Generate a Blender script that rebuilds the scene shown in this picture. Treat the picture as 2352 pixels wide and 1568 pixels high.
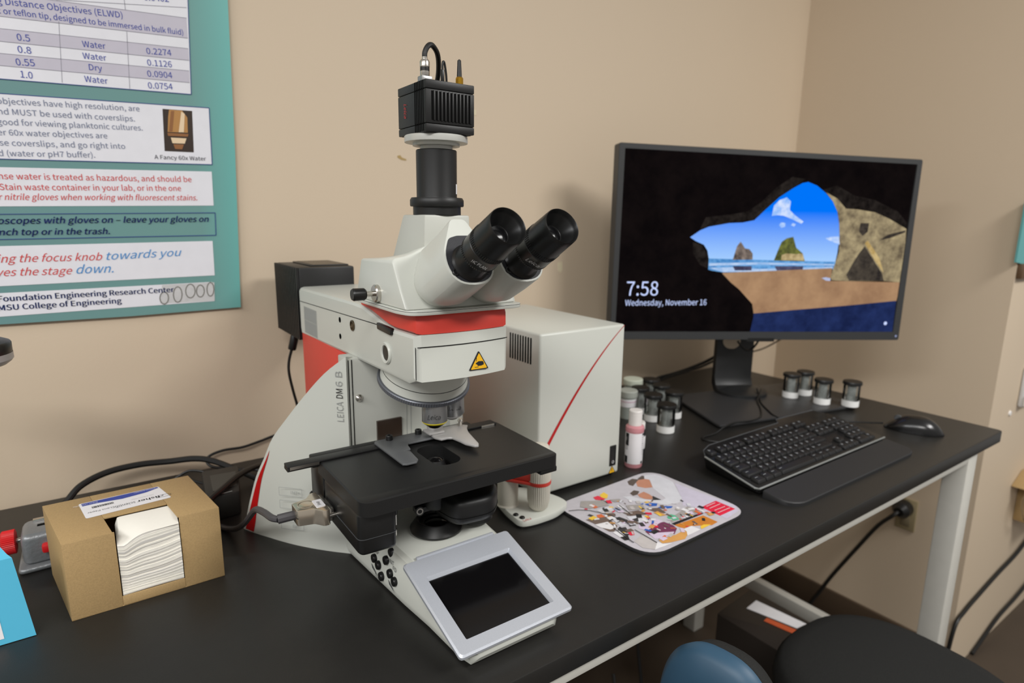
import bpy, bmesh, math, random
from mathutils import Vector, Matrix
random.seed(7)
for o in list(bpy.data.objects): bpy.data.objects.remove(o, do_unlink=True)
SC_ = bpy.context.scene
S = 0.46          # metres per working unit
TZ = 0.885        # height of the table top
XM = 0.74         # lateral centre of the microscope (working units)
# ---------------------------------------------------------------- camera
cd = bpy.data.cameras.new('camera'); cam = bpy.data.objects.new('camera', cd)
SC_.collection.objects.link(cam); SC_.camera = cam
F_PX, PITCH, YAW, ROLL = 0.9273161*1500, 0.1989354, 0.6105925, 0.0119106
cy, sy, cp, sp = math.cos(YAW), math.sin(YAW), math.cos(PITCH), math.sin(PITCH)
fwd = Vector((sy*cp, cy*cp, -sp)); rgt = Vector((cy, -sy, 0)); up = rgt.cross(fwd)
cr, sr = math.cos(ROLL), math.sin(ROLL)
r2 = rgt*cr + up*sr; u2 = up*cr - rgt*sr
cam.matrix_world = Matrix(((r2.x, u2.x, -fwd.x, 0), (r2.y, u2.y, -fwd.y, 0), (r2.z, u2.z, -fwd.z, TZ+S), (0, 0, 0, 1)))
cd.sensor_width = 36.0; cd.sensor_fit = 'HORIZONTAL'; cd.lens = F_PX*36.0/2352.0
cd.clip_start = 0.02
cd.dof.use_dof = True; cd.dof.focus_distance = 0.66; cd.dof.aperture_fstop = 5.0
# ---------------------------------------------------------------- world, lights, exposure
w = bpy.data.worlds.new('room_ambience'); SC_.world = w; w.use_nodes = True
bg = w.node_tree.nodes['Background']; bg.inputs[0].default_value = (1.0, 0.965, 0.92, 1); bg.inputs[1].default_value = 0.36
def area(name, loc, target, sx, sy_, e, col):
    l = bpy.data.lights.new(name, 'AREA'); l.shape = 'RECTANGLE'; l.size = sx; l.size_y = sy_; l.energy = e; l.color = col
    o = bpy.data.objects.new(name, l); SC_.collection.objects.link(o); o.location = loc
    o.rotation_euler = (Vector(target)-Vector(loc)).to_track_quat('-Z', 'Y').to_euler(); return o
area('ceiling_light', (1.55, -1.05, 2.66), (1.5, -0.9, 0), 1.2, 0.6, 57, (1.0, 0.985, 0.96))
area('ceiling_light', (-1.10, -0.95, 2.66), (-1.05, -0.85, 0), 1.2, 0.6, 54, (1.0, 0.985, 0.96))
area('ceiling_light', (-2.10, 0.15, 2.66), (-1.9, 0.2, 0), 1.2, 0.6, 42, (0.97, 0.985, 1.0))  # added fill lamp to brighten left-facing sides, not a known fixture
vs = SC_.view_settings; vs.view_transform = 'Standard'; vs.look = 'None'; vs.gamma = 1; vs.exposure = 0.0
vs.use_curve_mapping = False
SC_.cycles.use_denoising = True if hasattr(SC_, 'cycles') else None
# ---------------------------------------------------------------- materials
def lin(c):
    return tuple((v/255/12.92 if v/255 <= 0.04045 else ((v/255+0.055)/1.055)**2.4) for v in c)
def mat(name, rgb, rough=0.5, metal=0.0, bump=None, var=None, spec=0.5, coat=0.0, sheen=0.0):
    m = bpy.data.materials.new(name); m.use_nodes = True; nt = m.node_tree; b = nt.nodes['Principled BSDF']
    c = lin(rgb)+(1,)
    b.inputs['Base Color'].default_value = c; b.inputs['Roughness'].default_value = rough
    b.inputs['Metallic'].default_value = metal; b.inputs['Specular IOR Level'].default_value = spec
    b.inputs['Coat Weight'].default_value = coat; b.inputs['Sheen Weight'].default_value = sheen
    tc = nt.nodes.new('ShaderNodeTexCoord')
    vs_, va = var or (40, 0.05)
    n = nt.nodes.new('ShaderNodeTexNoise'); n.inputs['Scale'].default_value = vs_; n.inputs['Detail'].default_value = 4
    nt.links.new(tc.outputs['Object'], n.inputs['Vector'])
    r = nt.nodes.new('ShaderNodeMapRange'); r.inputs[3].default_value = 1-va; r.inputs[4].default_value = 1+va
    nt.links.new(n.outputs[0], r.inputs[0])
    mx = nt.nodes.new('ShaderNodeVectorMath'); mx.operation = 'SCALE'; mx.inputs[0].default_value = c[:3]
    nt.links.new(r.outputs[0], mx.inputs['Scale']); nt.links.new(mx.outputs[0], b.inputs['Base Color'])
    if bump:
        n2 = nt.nodes.new('ShaderNodeTexNoise'); n2.inputs['Scale'].default_value = bump[0]; n2.inputs['Detail'].default_value = 5
        nt.links.new(tc.outputs['Object'], n2.inputs['Vector'])
        bp = nt.nodes.new('ShaderNodeBump'); bp.inputs['Strength'].default_value = bump[1]; bp.inputs['Distance'].default_value = 0.002
        nt.links.new(n2.outputs[0], bp.inputs['Height']); nt.links.new(bp.outputs[0], b.inputs['Normal'])
    return m
def glow(name, rgb, k=1.0, rgb2=None, zr=None, noise=None):
    """emissive pixels of a lit screen"""
    m = bpy.data.materials.new(name); m.use_nodes = True; nt = m.node_tree; nt.nodes.clear()
    out = nt.nodes.new('ShaderNodeOutputMaterial'); e = nt.nodes.new('ShaderNodeEmission'); nt.links.new(e.outputs[0], out.inputs[0])
    e.inputs[0].default_value = lin(rgb)+(1,); e.inputs[1].default_value = k
    tc = nt.nodes.new('ShaderNodeTexCoord')
    rp = nt.nodes.new('ShaderNodeValToRGB'); rp.color_ramp.elements[0].color = lin(rgb)+(1,); rp.color_ramp.elements[1].color = lin(rgb2 or tuple(v*0.9 for v in rgb))+(1,)
    if zr:
        sx = nt.nodes.new('ShaderNodeSeparateXYZ'); nt.links.new(tc.outputs['Object'], sx.inputs[0])
        mr = nt.nodes.new('ShaderNodeMapRange'); mr.inputs[1].default_value, mr.inputs[2].default_value = zr
        nt.links.new(sx.outputs[2], mr.inputs[0]); nt.links.new(mr.outputs[0], rp.inputs[0])
    else:
        n = nt.nodes.new('ShaderNodeTexNoise'); n.inputs['Scale'].default_value = noise or 30; n.inputs['Detail'].default_value = 6; n.inputs['Roughness'].default_value = 0.65
        nt.links.new(tc.outputs['Object'], n.inputs['Vector'])
        mr = nt.nodes.new('ShaderNodeMapRange'); mr.inputs[1].default_value, mr.inputs[2].default_value = 0.35, 0.65
        nt.links.new(n.outputs[0], mr.inputs[0]); nt.links.new(mr.outputs[0], rp.inputs[0])
    nt.links.new(rp.outputs[0], e.inputs[0])
    return m
def glass(name, rgb, rough=0.02, ior=1.2):
    m = bpy.data.materials.new(name); m.use_nodes = True; b = m.node_tree.nodes['Principled BSDF']
    b.inputs['Base Color'].default_value = lin(rgb)+(1,); b.inputs['Roughness'].default_value = rough
    b.inputs['Transmission Weight'].default_value = 1.0; b.inputs['IOR'].default_value = ior
    n = m.node_tree.nodes.new('ShaderNodeTexNoise'); n.inputs['Scale'].default_value = 20
    r = m.node_tree.nodes.new('ShaderNodeMapRange'); r.inputs[3].default_value = rough; r.inputs[4].default_value = rough+0.03
    m.node_tree.links.new(n.outputs[0], r.inputs[0]); m.node_tree.links.new(r.outputs[0], b.inputs['Roughness'])
    return m
# ---------------------------------------------------------------- geometry helpers (working units; z above the table top)
def circ(r, n, a0=0.0): return [(r*math.cos(a0+2*math.pi*i/n), r*math.sin(a0+2*math.pi*i/n)) for i in range(n)]
def rrect(x0, x1, y0, y1, r, n=5):
    p = []
    for cx, cy_, a in ((x1-r, y1-r, 0), (x0+r, y1-r, 90), (x0+r, y0+r, 180), (x1-r, y0+r, 270)):
        for i in range(n+1):
            t = math.radians(a+90*i/n); p.append((cx+r*math.cos(t), cy_+r*math.sin(t)))
    return p
def rpoly(pts, r, n=4):
    """round the corners of a polygon"""
    out = []; k = len(pts)
    for i in range(k):
        p0, p, p1 = (Vector(pts[i-1]), Vector(pts[i]), Vector(pts[(i+1) % k]))
        d0, d1 = (p0-p), (p1-p); rr = r[i] if isinstance(r, (list, tuple)) else r
        a, b = p+d0.normalized()*min(rr, d0.length*0.49), p+d1.normalized()*min(rr, d1.length*0.49)
        for j in range(n+1):
            t = j/n; out.append(tuple(a*(1-t)**2+p*2*t*(1-t)+b*t*t))
    return out
def crom(pts, k=8):
    P = [Vector(p) for p in pts]; P = [P[0]*2-P[1]]+P+[P[-1]*2-P[-2]]; o = []
    for i in range(1, len(P)-2):
        a, b, c, d = P[i-1:i+3]
        for j in range(k):
            t = j/k; o.append(0.5*((2*b)+(c-a)*t+(2*a-5*b+4*c-d)*t*t+(3*b-a-3*c+d)*t**3))
    o.append(P[-2]); return o
try:        # the sans typeface that ships with Blender; the built-in one otherwise
    import os
    _fp = os.path.join(bpy.utils.system_resource('DATAFILES'), 'fonts', 'Noto Sans CJK Regular.woff2')
    SANS = bpy.data.fonts.load(_fp) if os.path.exists(_fp) else None
except Exception:
    SANS = None
def _caph():
    cu = bpy.data.curves.new('t', 'FONT'); cu.body = 'H'; cu.size = 1
    if SANS: cu.font = SANS
    ob = bpy.data.objects.new('t', cu); me = bpy.data.meshes.new_from_object(ob); h = max((v.co.y for v in me.vertices), default=.72)
    bpy.data.objects.remove(ob); bpy.data.curves.remove(cu); bpy.data.meshes.remove(me); return h
CAPH = _caph()
class MB:
    """collects shapes for ONE mesh object"""
    def __init__(self, off=(0, 0, 0)): self.V = []; self.F = []; self.Mi = []; self.mats = []; self.off = Vector(off); self.xf = None
    def _mi(self, m):
        if m not in self.mats: self.mats.append(m)
        return self.mats.index(m)
    def add(self, V, F, m):
        k = len(self.V); i = self._mi(m)
        for v in V:
            v = Vector(v)
            if self.xf: v = self.xf(v)
            self.V.append(v+self.off)
        for f in F: self.F.append([k+j for j in f]); self.Mi.append(i)
        return self
    def bm(self, b, m, bevel=0, seg=2, ang=30):
        if bevel:
            b.normal_update()
            es = [e for e in b.edges if len(e.link_faces) == 2 and e.calc_face_angle(0) > math.radians(ang)]
            bmesh.ops.bevel(b, geom=es, offset=bevel, segments=seg, profile=0.5, affect='EDGES', clamp_overlap=True)
        b.verts.index_update()
        self.add([v.co.copy() for v in b.verts], [[v.index for v in f.verts] for f in b.faces], m); b.free(); return self
    def raw(self, V, F, m, bevel=0, seg=2, ang=30):
        b = bmesh.new(); vs_ = [b.verts.new(v) for v in V]
        for f in F: b.faces.new([vs_[i] for i in f])
        bmesh.ops.recalc_face_normals(b, faces=b.faces); return self.bm(b, m, bevel, seg, ang)
    def box(self, x0, x1, y0, y1, z0, z1, m, bevel=0, seg=2):
        V = [(x, y, z) for z in (z0, z1) for x, y in ((x0, y0), (x1, y0), (x1, y1), (x0, y1))]
        return self.raw(V, [(3, 2, 1, 0), (4, 5, 6, 7), (0, 1, 5, 4), (1, 2, 6, 5), (2, 3, 7, 6), (3, 0, 4, 7)], m, bevel, seg)
    def prism(self, pts, ax, a, b_, m, bevel=0, seg=2, ang=30):
        n = len(pts)
        f = {'z': lambda p, t: (p[0], p[1], t), 'y': lambda p, t: (p[0], t, p[1]), 'x': lambda p, t: (t, p[0], p[1])}[ax]
        V = [f(p, a) for p in pts]+[f(p, b_) for p in pts]
        F = [list(range(n))[::-1], list(range(n, 2*n))]+[(i, (i+1) % n, n+(i+1) % n, n+i) for i in range(n)]
        return self.raw(V, F, m, bevel, seg, ang)
    def loft(self, rings, m, cap=True, closed=True, bevel=0, seg=2, ang=30):
        n = len(rings[0]); V = [p for r in rings for p in r]; F = []
        for i in range(len(rings)-1):
            for j in range(n if closed else n-1):
                F.append((i*n+j, i*n+(j+1) % n, (i+1)*n+(j+1) % n, (i+1)*n+j))
        if cap: F += [list(range(n))[::-1], list(range((len(rings)-1)*n, len(rings)*n))]
        return self.raw(V, F, m, bevel, seg, ang)
    def lathe(self, prof, c, m, axis=(0, 0, 1), n=48):
        A = Vector(axis).normalized(); U = A.orthogonal().normalized(); W2 = A.cross(U); c = Vector(c)
        V, F, idx = [], [], []
        for r, t in prof:
            if r < 1e-6: idx.append([len(V)]); V.append(c+A*t)
            else:
                idx.append(list(range(len(V), len(V)+n)))
                V += [c+A*t+(U*math.cos(2*math.pi*i/n)+W2*math.sin(2*math.pi*i/n))*r for i in range(n)]
        for a, b in zip(idx, idx[1:]):
            for i in range(n):
                j = (i+1) % n
                if len(a) == 1 and len(b) == 1: continue
                if len(a) == 1: F.append((a[0], b[i], b[j]))
                elif len(b) == 1: F.append((a[i], a[j], b[0]))
                else: F.append((a[i], a[j], b[j], b[i]))
        return self.raw(V, F, m)
    def tube(self, pts, r, m, n=10, k=8, smooth=True):
        P = crom(pts, k) if smooth else [Vector(p) for p in pts]
        T = [(P[min(i+1, len(P)-1)]-P[max(i-1, 0)]).normalized() for i in range(len(P))]
        U = T[0].orthogonal().normalized(); rings = []
        for p, t in zip(P, T):
            U = (U-t*U.dot(t)).normalized(); W2 = t.cross(U)
            rings.append([p+(U*math.cos(2*math.pi*i/n)+W2*math.sin(2*math.pi*i/n))*r for i in range(n)])
        return self.loft(rings, m)
    def poly(self, pts3, m): return self.add(pts3, [list(range(len(pts3)))], m)
    def line(self, a, b, wd, nrm, m):
        a, b, nrm = Vector(a), Vector(b), Vector(nrm); s = (b-a).cross(nrm).normalized()*wd/2
        return self.poly([a+s, b+s, b-s, a-s], m)
    def text(self, s, o, ex, ey, cap, m, width=None, bold=0.0, shear=0.0, align='L'):
        """flat lettering: o = baseline start, ex/ey unit vectors, cap = capital height"""
        cu = bpy.data.curves.new('t', 'FONT'); cu.body = s; cu.size = 1
        if SANS: cu.font = SANS
        cu.shear = shear; cu.offset = min(bold, 0); cu.resolution_u = 3
        ob = bpy.data.objects.new('t', cu); me = bpy.data.meshes.new_from_object(ob)
        V = [v.co.copy() for v in me.vertices]; F = [list(p.vertices) for p in me.polygons]
        bpy.data.objects.remove(ob); bpy.data.curves.remove(cu); bpy.data.meshes.remove(me)
        if not V: return self
        x0, x1 = min(v.x for v in V), max(v.x for v in V); sc = cap/CAPH
        sx = sc if width is None else width/(x1-x0)
        o, ex, ey = Vector(o), Vector(ex), Vector(ey)
        if bold > 0: self.text(s, o+ex*cap*.07, ex, ey, cap, m, width, 0, shear, align)
        sh = {'L': x0, 'C': (x0+x1)/2, 'R': x1}[align]
        return self.add([o+ex*((v.x-sh)*sx)+ey*(v.y*sc) for v in V], F, m)
    def build(self, name, parent=None, root=None, ang=32, loc=None):
        base = root_loc(root if root is not None else parent) if (root or parent) else Vector(loc if loc else self.base())
        me = bpy.data.meshes.new(name); me.from_pydata([(v-base)*S for v in self.V], [], self.F)
        for m in self.mats: me.materials.append(m)
        me.polygons.foreach_set('material_index', self.Mi); me.polygons.foreach_set('use_smooth', [True]*len(self.F))
        me.validate(); me.update(); me.set_sharp_from_angle(angle=math.radians(ang))
        ob = bpy.data.objects.new(name, me); SC_.collection.objects.link(ob)
        if parent: ob.parent = parent; ob['_u'] = tuple(base)
        else: ob.location = wpos(base); ob['_u'] = tuple(base)
        return ob
    def base(self):
        xs = [v.x for v in self.V]; ys = [v.y for v in self.V]; zs = [v.z for v in self.V]
        return Vector(((min(xs)+max(xs))/2, (min(ys)+max(ys))/2, min(zs)))
def wpos(u): return (u[0]*S, u[1]*S, TZ+u[2]*S)
def root_loc(o): return Vector(o['_u'])
def tag(o, label, cat, group=None):
    o['label'] = label; o['category'] = cat
    if group: o['group'] = group
    return o
def thing(name, u, label, cat, group=None):
    o = bpy.data.objects.new(name, None); SC_.collection.objects.link(o); o.location = wpos(u); o['_u'] = tuple(u); o.empty_display_size = 0.05
    return tag(o, label, cat, group)
def struct(o): o['kind'] = 'structure'; return o
def dup(o, u, label, parent=None, rot=0.0):
    c = o.copy(); SC_.collection.objects.link(c)
    if parent is None: c.location = wpos(u); c['_u'] = tuple(u); c['label'] = label; c.rotation_euler = (0, 0, rot)
    else: c.parent = parent
    for ch in list(o.children): dup(ch, u, label, c)
    return c
POSTER_TEXT=[
('g Distance Objectives (ELWD)', 'b', -0.1459, 1.6367, 0.1854, 1.6555, 0.0187, 0, 0),
('c or teflon tip, designed to be immersed in bulk fluid)', 'b', -0.1492, 1.6093, 0.3665, 1.6322, 0.0172, 0, 0),
('0.5', 'b', -0.1089, 1.5374, -0.076, 1.5389, 0.0198, 0, 0),
('0.8', 'b', -0.111, 1.5011, -0.0769, 1.5024, 0.0199, 0, 0),
('0.55', 'b', -0.1199, 1.4623, -0.0722, 1.4658, 0.02, 0, 0),
('1.0', 'b', -0.1131, 1.4268, -0.0822, 1.4269, 0.0201, 0, 0),
('Water', 'b', 0.0618, 1.5451, 0.1263, 1.5484, 0.0187, 0, 0),
('Water', 'b', 0.0591, 1.5082, 0.125, 1.511, 0.0188, 0, 0),
('Dry', 'b', 0.0724, 1.4747, 0.1091, 1.4756, 0.0189, 0, 0),
('Water', 'b', 0.0563, 1.4355, 0.1212, 1.4369, 0.0191, 0, 0),
('0.2274', 'b', 0.2461, 1.5515, 0.3229, 1.5566, 0.0196, 0, 0),
('0.1126', 'b', 0.2452, 1.5136, 0.3209, 1.5179, 0.0197, 0, 0),
('0.0904', 'b', 0.2418, 1.4767, 0.319, 1.4811, 0.0199, 0, 0),
('0.0754', 'b', 0.2408, 1.4376, 0.317, 1.4426, 0.02, 0, 0),
('0.0402', 'b', 0.2544, 1.7246, 0.3303, 1.7338, 0.0192, 0, 0),
('objectives have high resolution, are', 'g', -0.1816, 1.3401, 0.2069, 1.357, 0.0175, 0, 0),
('nd MUST be used with coverslips.', 'g', -0.1822, 1.3086, 0.1891, 1.3217, 0.0176, 0, 0),
('good for viewing planktonic cultures.', 'g', -0.1882, 1.2764, 0.2101, 1.2929, 0.0177, 0, 0),
('er 60x water objectives are', 'g', -0.191, 1.2445, 0.102, 1.2576, 0.0175, 0, 0),
('se coverslips, and go right into', 'g', -0.1905, 1.2126, 0.1513, 1.2265, 0.0177, 0, 0),
('d (water or pH7 buffer).', 'g', -0.1965, 1.18, 0.0602, 1.1912, 0.0176, 0, 0),
('A Fancy 60x Water', 'k', 0.2377, 1.1981, 0.4056, 1.2024, 0.014, 0, 0),
('nse water is treated as hazardous, and should be', 'r', -0.2052, 1.108, 0.3507, 1.1224, 0.0192, 0, 0),
('Stain waste container in your lab, or in the one', 'r', -0.2071, 1.0739, 0.3132, 1.0887, 0.0192, 0, 0),
('r nitrile gloves when working with fluorescent stains.', 'r', -0.2131, 1.0422, 0.3643, 1.0562, 0.0194, 0, 0.25),
('oscopes with gloves on – leave your gloves on', 'n', -0.2244, 0.966, 0.3967, 0.9776, 0.0205, 0.02, 0.25),
('nch top or in the trash.', 'n', -0.2266, 0.9298, 0.0757, 0.9328, 0.0198, 0.02, 0.25),
('ing the focus knob', 'r', -0.2416, 0.8413, 0.0459, 0.8418, 0.0251, 0, 0.35),
('towards you', 'c', 0.0576, 0.8423, 0.2958, 0.8512, 0.0269, 0, 0.35),
('ves the stage', 'r', -0.2447, 0.7973, -0.0456, 0.7963, 0.025, 0, 0.35),
('down.', 'c', -0.0344, 0.7974, 0.0739, 0.7976, 0.0291, 0, 0.35),
('Foundation Engineering Research Center', 'n', -0.2548, 0.7137, 0.2566, 0.7167, 0.0186, 0.025, 0),
('MSU College of Engineering', 'n', -0.2572, 0.6841, 0.0868, 0.686, 0.0183, 0.025, 0)]
POSTER_POLY=[
('white', [(-0.1712, 1.716), (0.394, 1.8099), (0.3751, 1.4333), (-0.2082, 1.4142)]),
('gray', [(-0.1772, 1.6668), (0.3812, 1.6909), (0.3798, 1.6243), (-0.1855, 1.5995)]),
('gray', [(-0.1899, 1.5635), (0.3782, 1.5891), (0.3777, 1.5494), (-0.1945, 1.526)]),
('gray', [(-0.1989, 1.4902), (0.3747, 1.5136), (0.3727, 1.4733), (-0.2033, 1.4542)]),
('white', [(-0.2137, 1.37), (0.4311, 1.3926), (0.4254, 1.1894), (-0.2383, 1.1693)]),
('white', [(-0.2414, 1.1438), (0.4219, 1.1637), (0.419, 1.0382), (-0.2566, 1.0206)]),
('white', [(-0.2721, 0.894), (0.4047, 0.9052), (0.402, 0.773), (-0.2881, 0.7637)]),
('white', [(-0.2909, 0.7411), (0.3908, 0.748), (0.3942, 0.6727), (-0.3005, 0.6628)]),
('photo', [(0.278, 1.3732), (0.3732, 1.3758), (0.3668, 1.2296), (0.2719, 1.2276)]),
('gold', [(0.2985, 1.3724), (0.3404, 1.3738), (0.3554, 1.3512), (0.3524, 1.2977), (0.2875, 1.2952), (0.2936, 1.3481)]),
('gold2', [(0.3037, 1.3685), (0.3148, 1.3697), (0.303, 1.298), (0.2918, 1.297)]),
('gold3', [(0.3373, 1.3705), (0.3479, 1.3626), (0.3396, 1.2982), (0.3225, 1.2967)]),
('gold2', [(0.2859, 1.292), (0.3548, 1.2934), (0.3512, 1.2839), (0.2877, 1.2816)]),
('gold3', [(0.2956, 1.2763), (0.3464, 1.2774), (0.3391, 1.2584), (0.2994, 1.2569)]),
('gold2', [(0.302, 1.254), (0.3359, 1.2551), (0.3288, 1.2377), (0.3062, 1.2376)]),
('logo', [(0.2204, 0.7449), (0.3984, 0.746), (0.3944, 0.6745), (0.2084, 0.6752)]),
('line', [(-0.1856, 1.5988), (0.3796, 1.6234), (0.3799, 1.6251), (-0.1853, 1.6002)]),
('line', [(-0.19, 1.5628), (0.3781, 1.5883), (0.3784, 1.5899), (-0.1898, 1.5642)]),
('line', [(-0.1947, 1.5252), (0.3776, 1.5486), (0.3778, 1.5503), (-0.1944, 1.5267)]),
('line', [(-0.199, 1.4894), (0.3746, 1.5128), (0.3748, 1.5145), (-0.1988, 1.4909)]),
('line', [(-0.2035, 1.4535), (0.3726, 1.4725), (0.3729, 1.4742), (-0.2032, 1.4549)]),
('line', [(-0.1774, 1.6661), (0.381, 1.6901), (0.3814, 1.6917), (-0.1771, 1.6675)]),
('line', [(0.0044, 1.6123), (-0.007, 1.4246), (-0.0057, 1.4249), (0.0057, 1.6126)]),
('line', [(0.192, 1.614), (0.1831, 1.4291), (0.1845, 1.4293), (0.1934, 1.6144)]),
('line', [(0.1942, 1.7142), (0.1949, 1.6831), (0.1963, 1.6835), (0.1956, 1.7146)]),
('line', [(0.0041, 1.6764), (0.384, 1.7249), (0.3842, 1.7265), (0.0043, 1.6779)]),
('border', [(0.3927, 1.8096), (0.3738, 1.4331), (0.3764, 1.4335), (0.3952, 1.8102)]),
('border', [(0.3753, 1.4346), (-0.208, 1.4153), (-0.2085, 1.413), (0.3749, 1.4319)]),
('border', [(-0.2139, 1.3688), (0.4309, 1.3912), (0.4313, 1.394), (-0.2135, 1.3712)]),
('border', [(0.4297, 1.3923), (0.4241, 1.1892), (0.4268, 1.1895), (0.4324, 1.3928)]),
('border', [(0.4256, 1.1908), (-0.2381, 1.1705), (-0.2385, 1.1681), (0.4253, 1.1879)]),
('border', [(-0.2597, 0.9948), (0.422, 1.0099), (0.4222, 1.0128), (-0.2594, 0.9972)]),
('border', [(0.4207, 1.0113), (0.4172, 0.9266), (0.42, 0.9267), (0.4235, 1.0114)]),
('border', [(0.4187, 0.9281), (-0.2693, 0.9167), (-0.2696, 0.9142), (0.4185, 0.9251)]),
('mark', [(0.2356, 0.6952), (0.2327, 0.6839), (0.2362, 0.6829), (0.2391, 0.6942)]),
('mark', [(0.2331, 0.6846), (0.2271, 0.6766), (0.2298, 0.674), (0.2358, 0.6821)]),
('mark', [(0.228, 0.6773), (0.2206, 0.6747), (0.2215, 0.6707), (0.2289, 0.6733)]),
('mark', [(0.2219, 0.6746), (0.215, 0.6781), (0.2134, 0.6744), (0.2203, 0.6708)]),
('mark', [(0.2158, 0.6774), (0.2113, 0.6861), (0.2083, 0.6839), (0.2127, 0.6752)]),
('mark', [(0.2116, 0.6853), (0.2107, 0.6968), (0.2072, 0.6963), (0.208, 0.6847)]),
('mark', [(0.2106, 0.696), (0.2136, 0.7073), (0.2102, 0.7083), (0.2072, 0.697)]),
('mark', [(0.2132, 0.7065), (0.2191, 0.7146), (0.2164, 0.7171), (0.2105, 0.7091)]),
('mark', [(0.2182, 0.7139), (0.2256, 0.7165), (0.2247, 0.7204), (0.2173, 0.7178)]),
('mark', [(0.2243, 0.7166), (0.2312, 0.7131), (0.2328, 0.7169), (0.2259, 0.7204)]),
('mark', [(0.2304, 0.7139), (0.2349, 0.7052), (0.238, 0.7074), (0.2335, 0.7161)]),
('mark', [(0.2347, 0.706), (0.2356, 0.6945), (0.2392, 0.695), (0.2383, 0.7066)]),
('mark', [(0.2816, 0.7056), (0.2784, 0.6908), (0.2819, 0.6899), (0.2852, 0.7047)]),
('mark', [(0.2786, 0.6914), (0.2724, 0.6809), (0.2754, 0.6786), (0.2817, 0.6892)]),
('mark', [(0.2732, 0.6817), (0.2656, 0.6782), (0.2669, 0.6743), (0.2745, 0.6778)]),
('mark', [(0.2672, 0.6781), (0.2603, 0.6825), (0.2584, 0.6789), (0.2653, 0.6744)]),
('mark', [(0.261, 0.6816), (0.2566, 0.6928), (0.2533, 0.6911), (0.2577, 0.6798)]),
('mark', [(0.2568, 0.6921), (0.2561, 0.7071), (0.2525, 0.7067), (0.2532, 0.6918)]),
('mark', [(0.2561, 0.7065), (0.2593, 0.7212), (0.2558, 0.722), (0.2526, 0.7073)]),
('mark', [(0.259, 0.7205), (0.2653, 0.731), (0.2623, 0.7332), (0.2561, 0.7226)]),
('mark', [(0.2644, 0.7302), (0.272, 0.7338), (0.2707, 0.7376), (0.2632, 0.734)]),
('mark', [(0.2704, 0.7339), (0.2773, 0.7295), (0.2792, 0.7331), (0.2723, 0.7375)]),
('mark', [(0.2766, 0.7304), (0.281, 0.7192), (0.2844, 0.7211), (0.28, 0.7322)]),
('mark', [(0.2809, 0.7199), (0.2816, 0.7049), (0.2852, 0.7053), (0.2845, 0.7203)]),
('mark', [(0.3271, 0.7163), (0.3238, 0.7031), (0.3274, 0.7021), (0.3307, 0.7154)]),
('mark', [(0.3241, 0.7039), (0.3173, 0.6944), (0.3202, 0.6919), (0.327, 0.7013)]),
('mark', [(0.3182, 0.6952), (0.3098, 0.6921), (0.3108, 0.6881), (0.3193, 0.6912)]),
('mark', [(0.3111, 0.692), (0.3033, 0.6961), (0.3016, 0.6923), (0.3094, 0.6882)]),
('mark', [(0.304, 0.6953), (0.2989, 0.7054), (0.2957, 0.7032), (0.3008, 0.6931)]),
('mark', [(0.2991, 0.7046), (0.2981, 0.718), (0.2944, 0.7174), (0.2955, 0.704)]),
('mark', [(0.298, 0.7172), (0.3013, 0.7304), (0.2978, 0.7313), (0.2945, 0.7182)]),
('mark', [(0.301, 0.7296), (0.3077, 0.739), (0.3049, 0.7415), (0.2981, 0.7321)]),
('mark', [(0.3068, 0.7383), (0.3152, 0.7414), (0.3142, 0.7454), (0.3058, 0.7422)]),
('mark', [(0.3139, 0.7415), (0.3218, 0.7375), (0.3234, 0.7413), (0.3156, 0.7453)]),
('mark', [(0.321, 0.7383), (0.3261, 0.7282), (0.3294, 0.7304), (0.3242, 0.7405)]),
('mark', [(0.3259, 0.7291), (0.327, 0.7156), (0.3307, 0.7161), (0.3296, 0.7296)]),
('mark', [(0.3587, 0.7145), (0.3559, 0.7028), (0.3596, 0.7019), (0.3624, 0.7136)]),
('mark', [(0.3562, 0.7036), (0.3506, 0.6953), (0.3536, 0.6928), (0.3592, 0.7011)]),
('mark', [(0.3515, 0.696), (0.3444, 0.6933), (0.3456, 0.6893), (0.3526, 0.692)]),
('mark', [(0.3459, 0.6932), (0.3393, 0.6968), (0.3376, 0.693), (0.3441, 0.6894)]),
('mark', [(0.3401, 0.6959), (0.3359, 0.7048), (0.3325, 0.7027), (0.3368, 0.6938)]),
('mark', [(0.3361, 0.704), (0.3352, 0.7159), (0.3315, 0.7154), (0.3323, 0.7035)]),
('mark', [(0.3352, 0.7151), (0.338, 0.7268), (0.3343, 0.7277), (0.3316, 0.7161)]),
('mark', [(0.3376, 0.726), (0.3433, 0.7343), (0.3403, 0.7367), (0.3347, 0.7284)]),
('mark', [(0.3423, 0.7336), (0.3494, 0.7363), (0.3482, 0.7403), (0.3412, 0.7375)]),
('mark', [(0.3479, 0.7364), (0.3545, 0.7329), (0.3562, 0.7367), (0.3497, 0.7402)]),
('mark', [(0.3537, 0.7338), (0.358, 0.7249), (0.3613, 0.727), (0.357, 0.7359)]),
('mark', [(0.3577, 0.7257), (0.3586, 0.7138), (0.3624, 0.7143), (0.3615, 0.7262)]),
('mark', [(0.3928, 0.7193), (0.3901, 0.7058), (0.3939, 0.705), (0.3966, 0.7186)]),
('mark', [(0.3904, 0.7065), (0.3851, 0.6968), (0.3884, 0.6947), (0.3937, 0.7044)]),
('mark', [(0.386, 0.6977), (0.3795, 0.6944), (0.381, 0.6906), (0.3875, 0.6938)]),
('mark', [(0.3813, 0.6943), (0.3755, 0.6983), (0.3734, 0.6947), (0.3792, 0.6907)]),
('mark', [(0.3762, 0.6973), (0.3725, 0.7075), (0.369, 0.7058), (0.3727, 0.6957)]),
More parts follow.
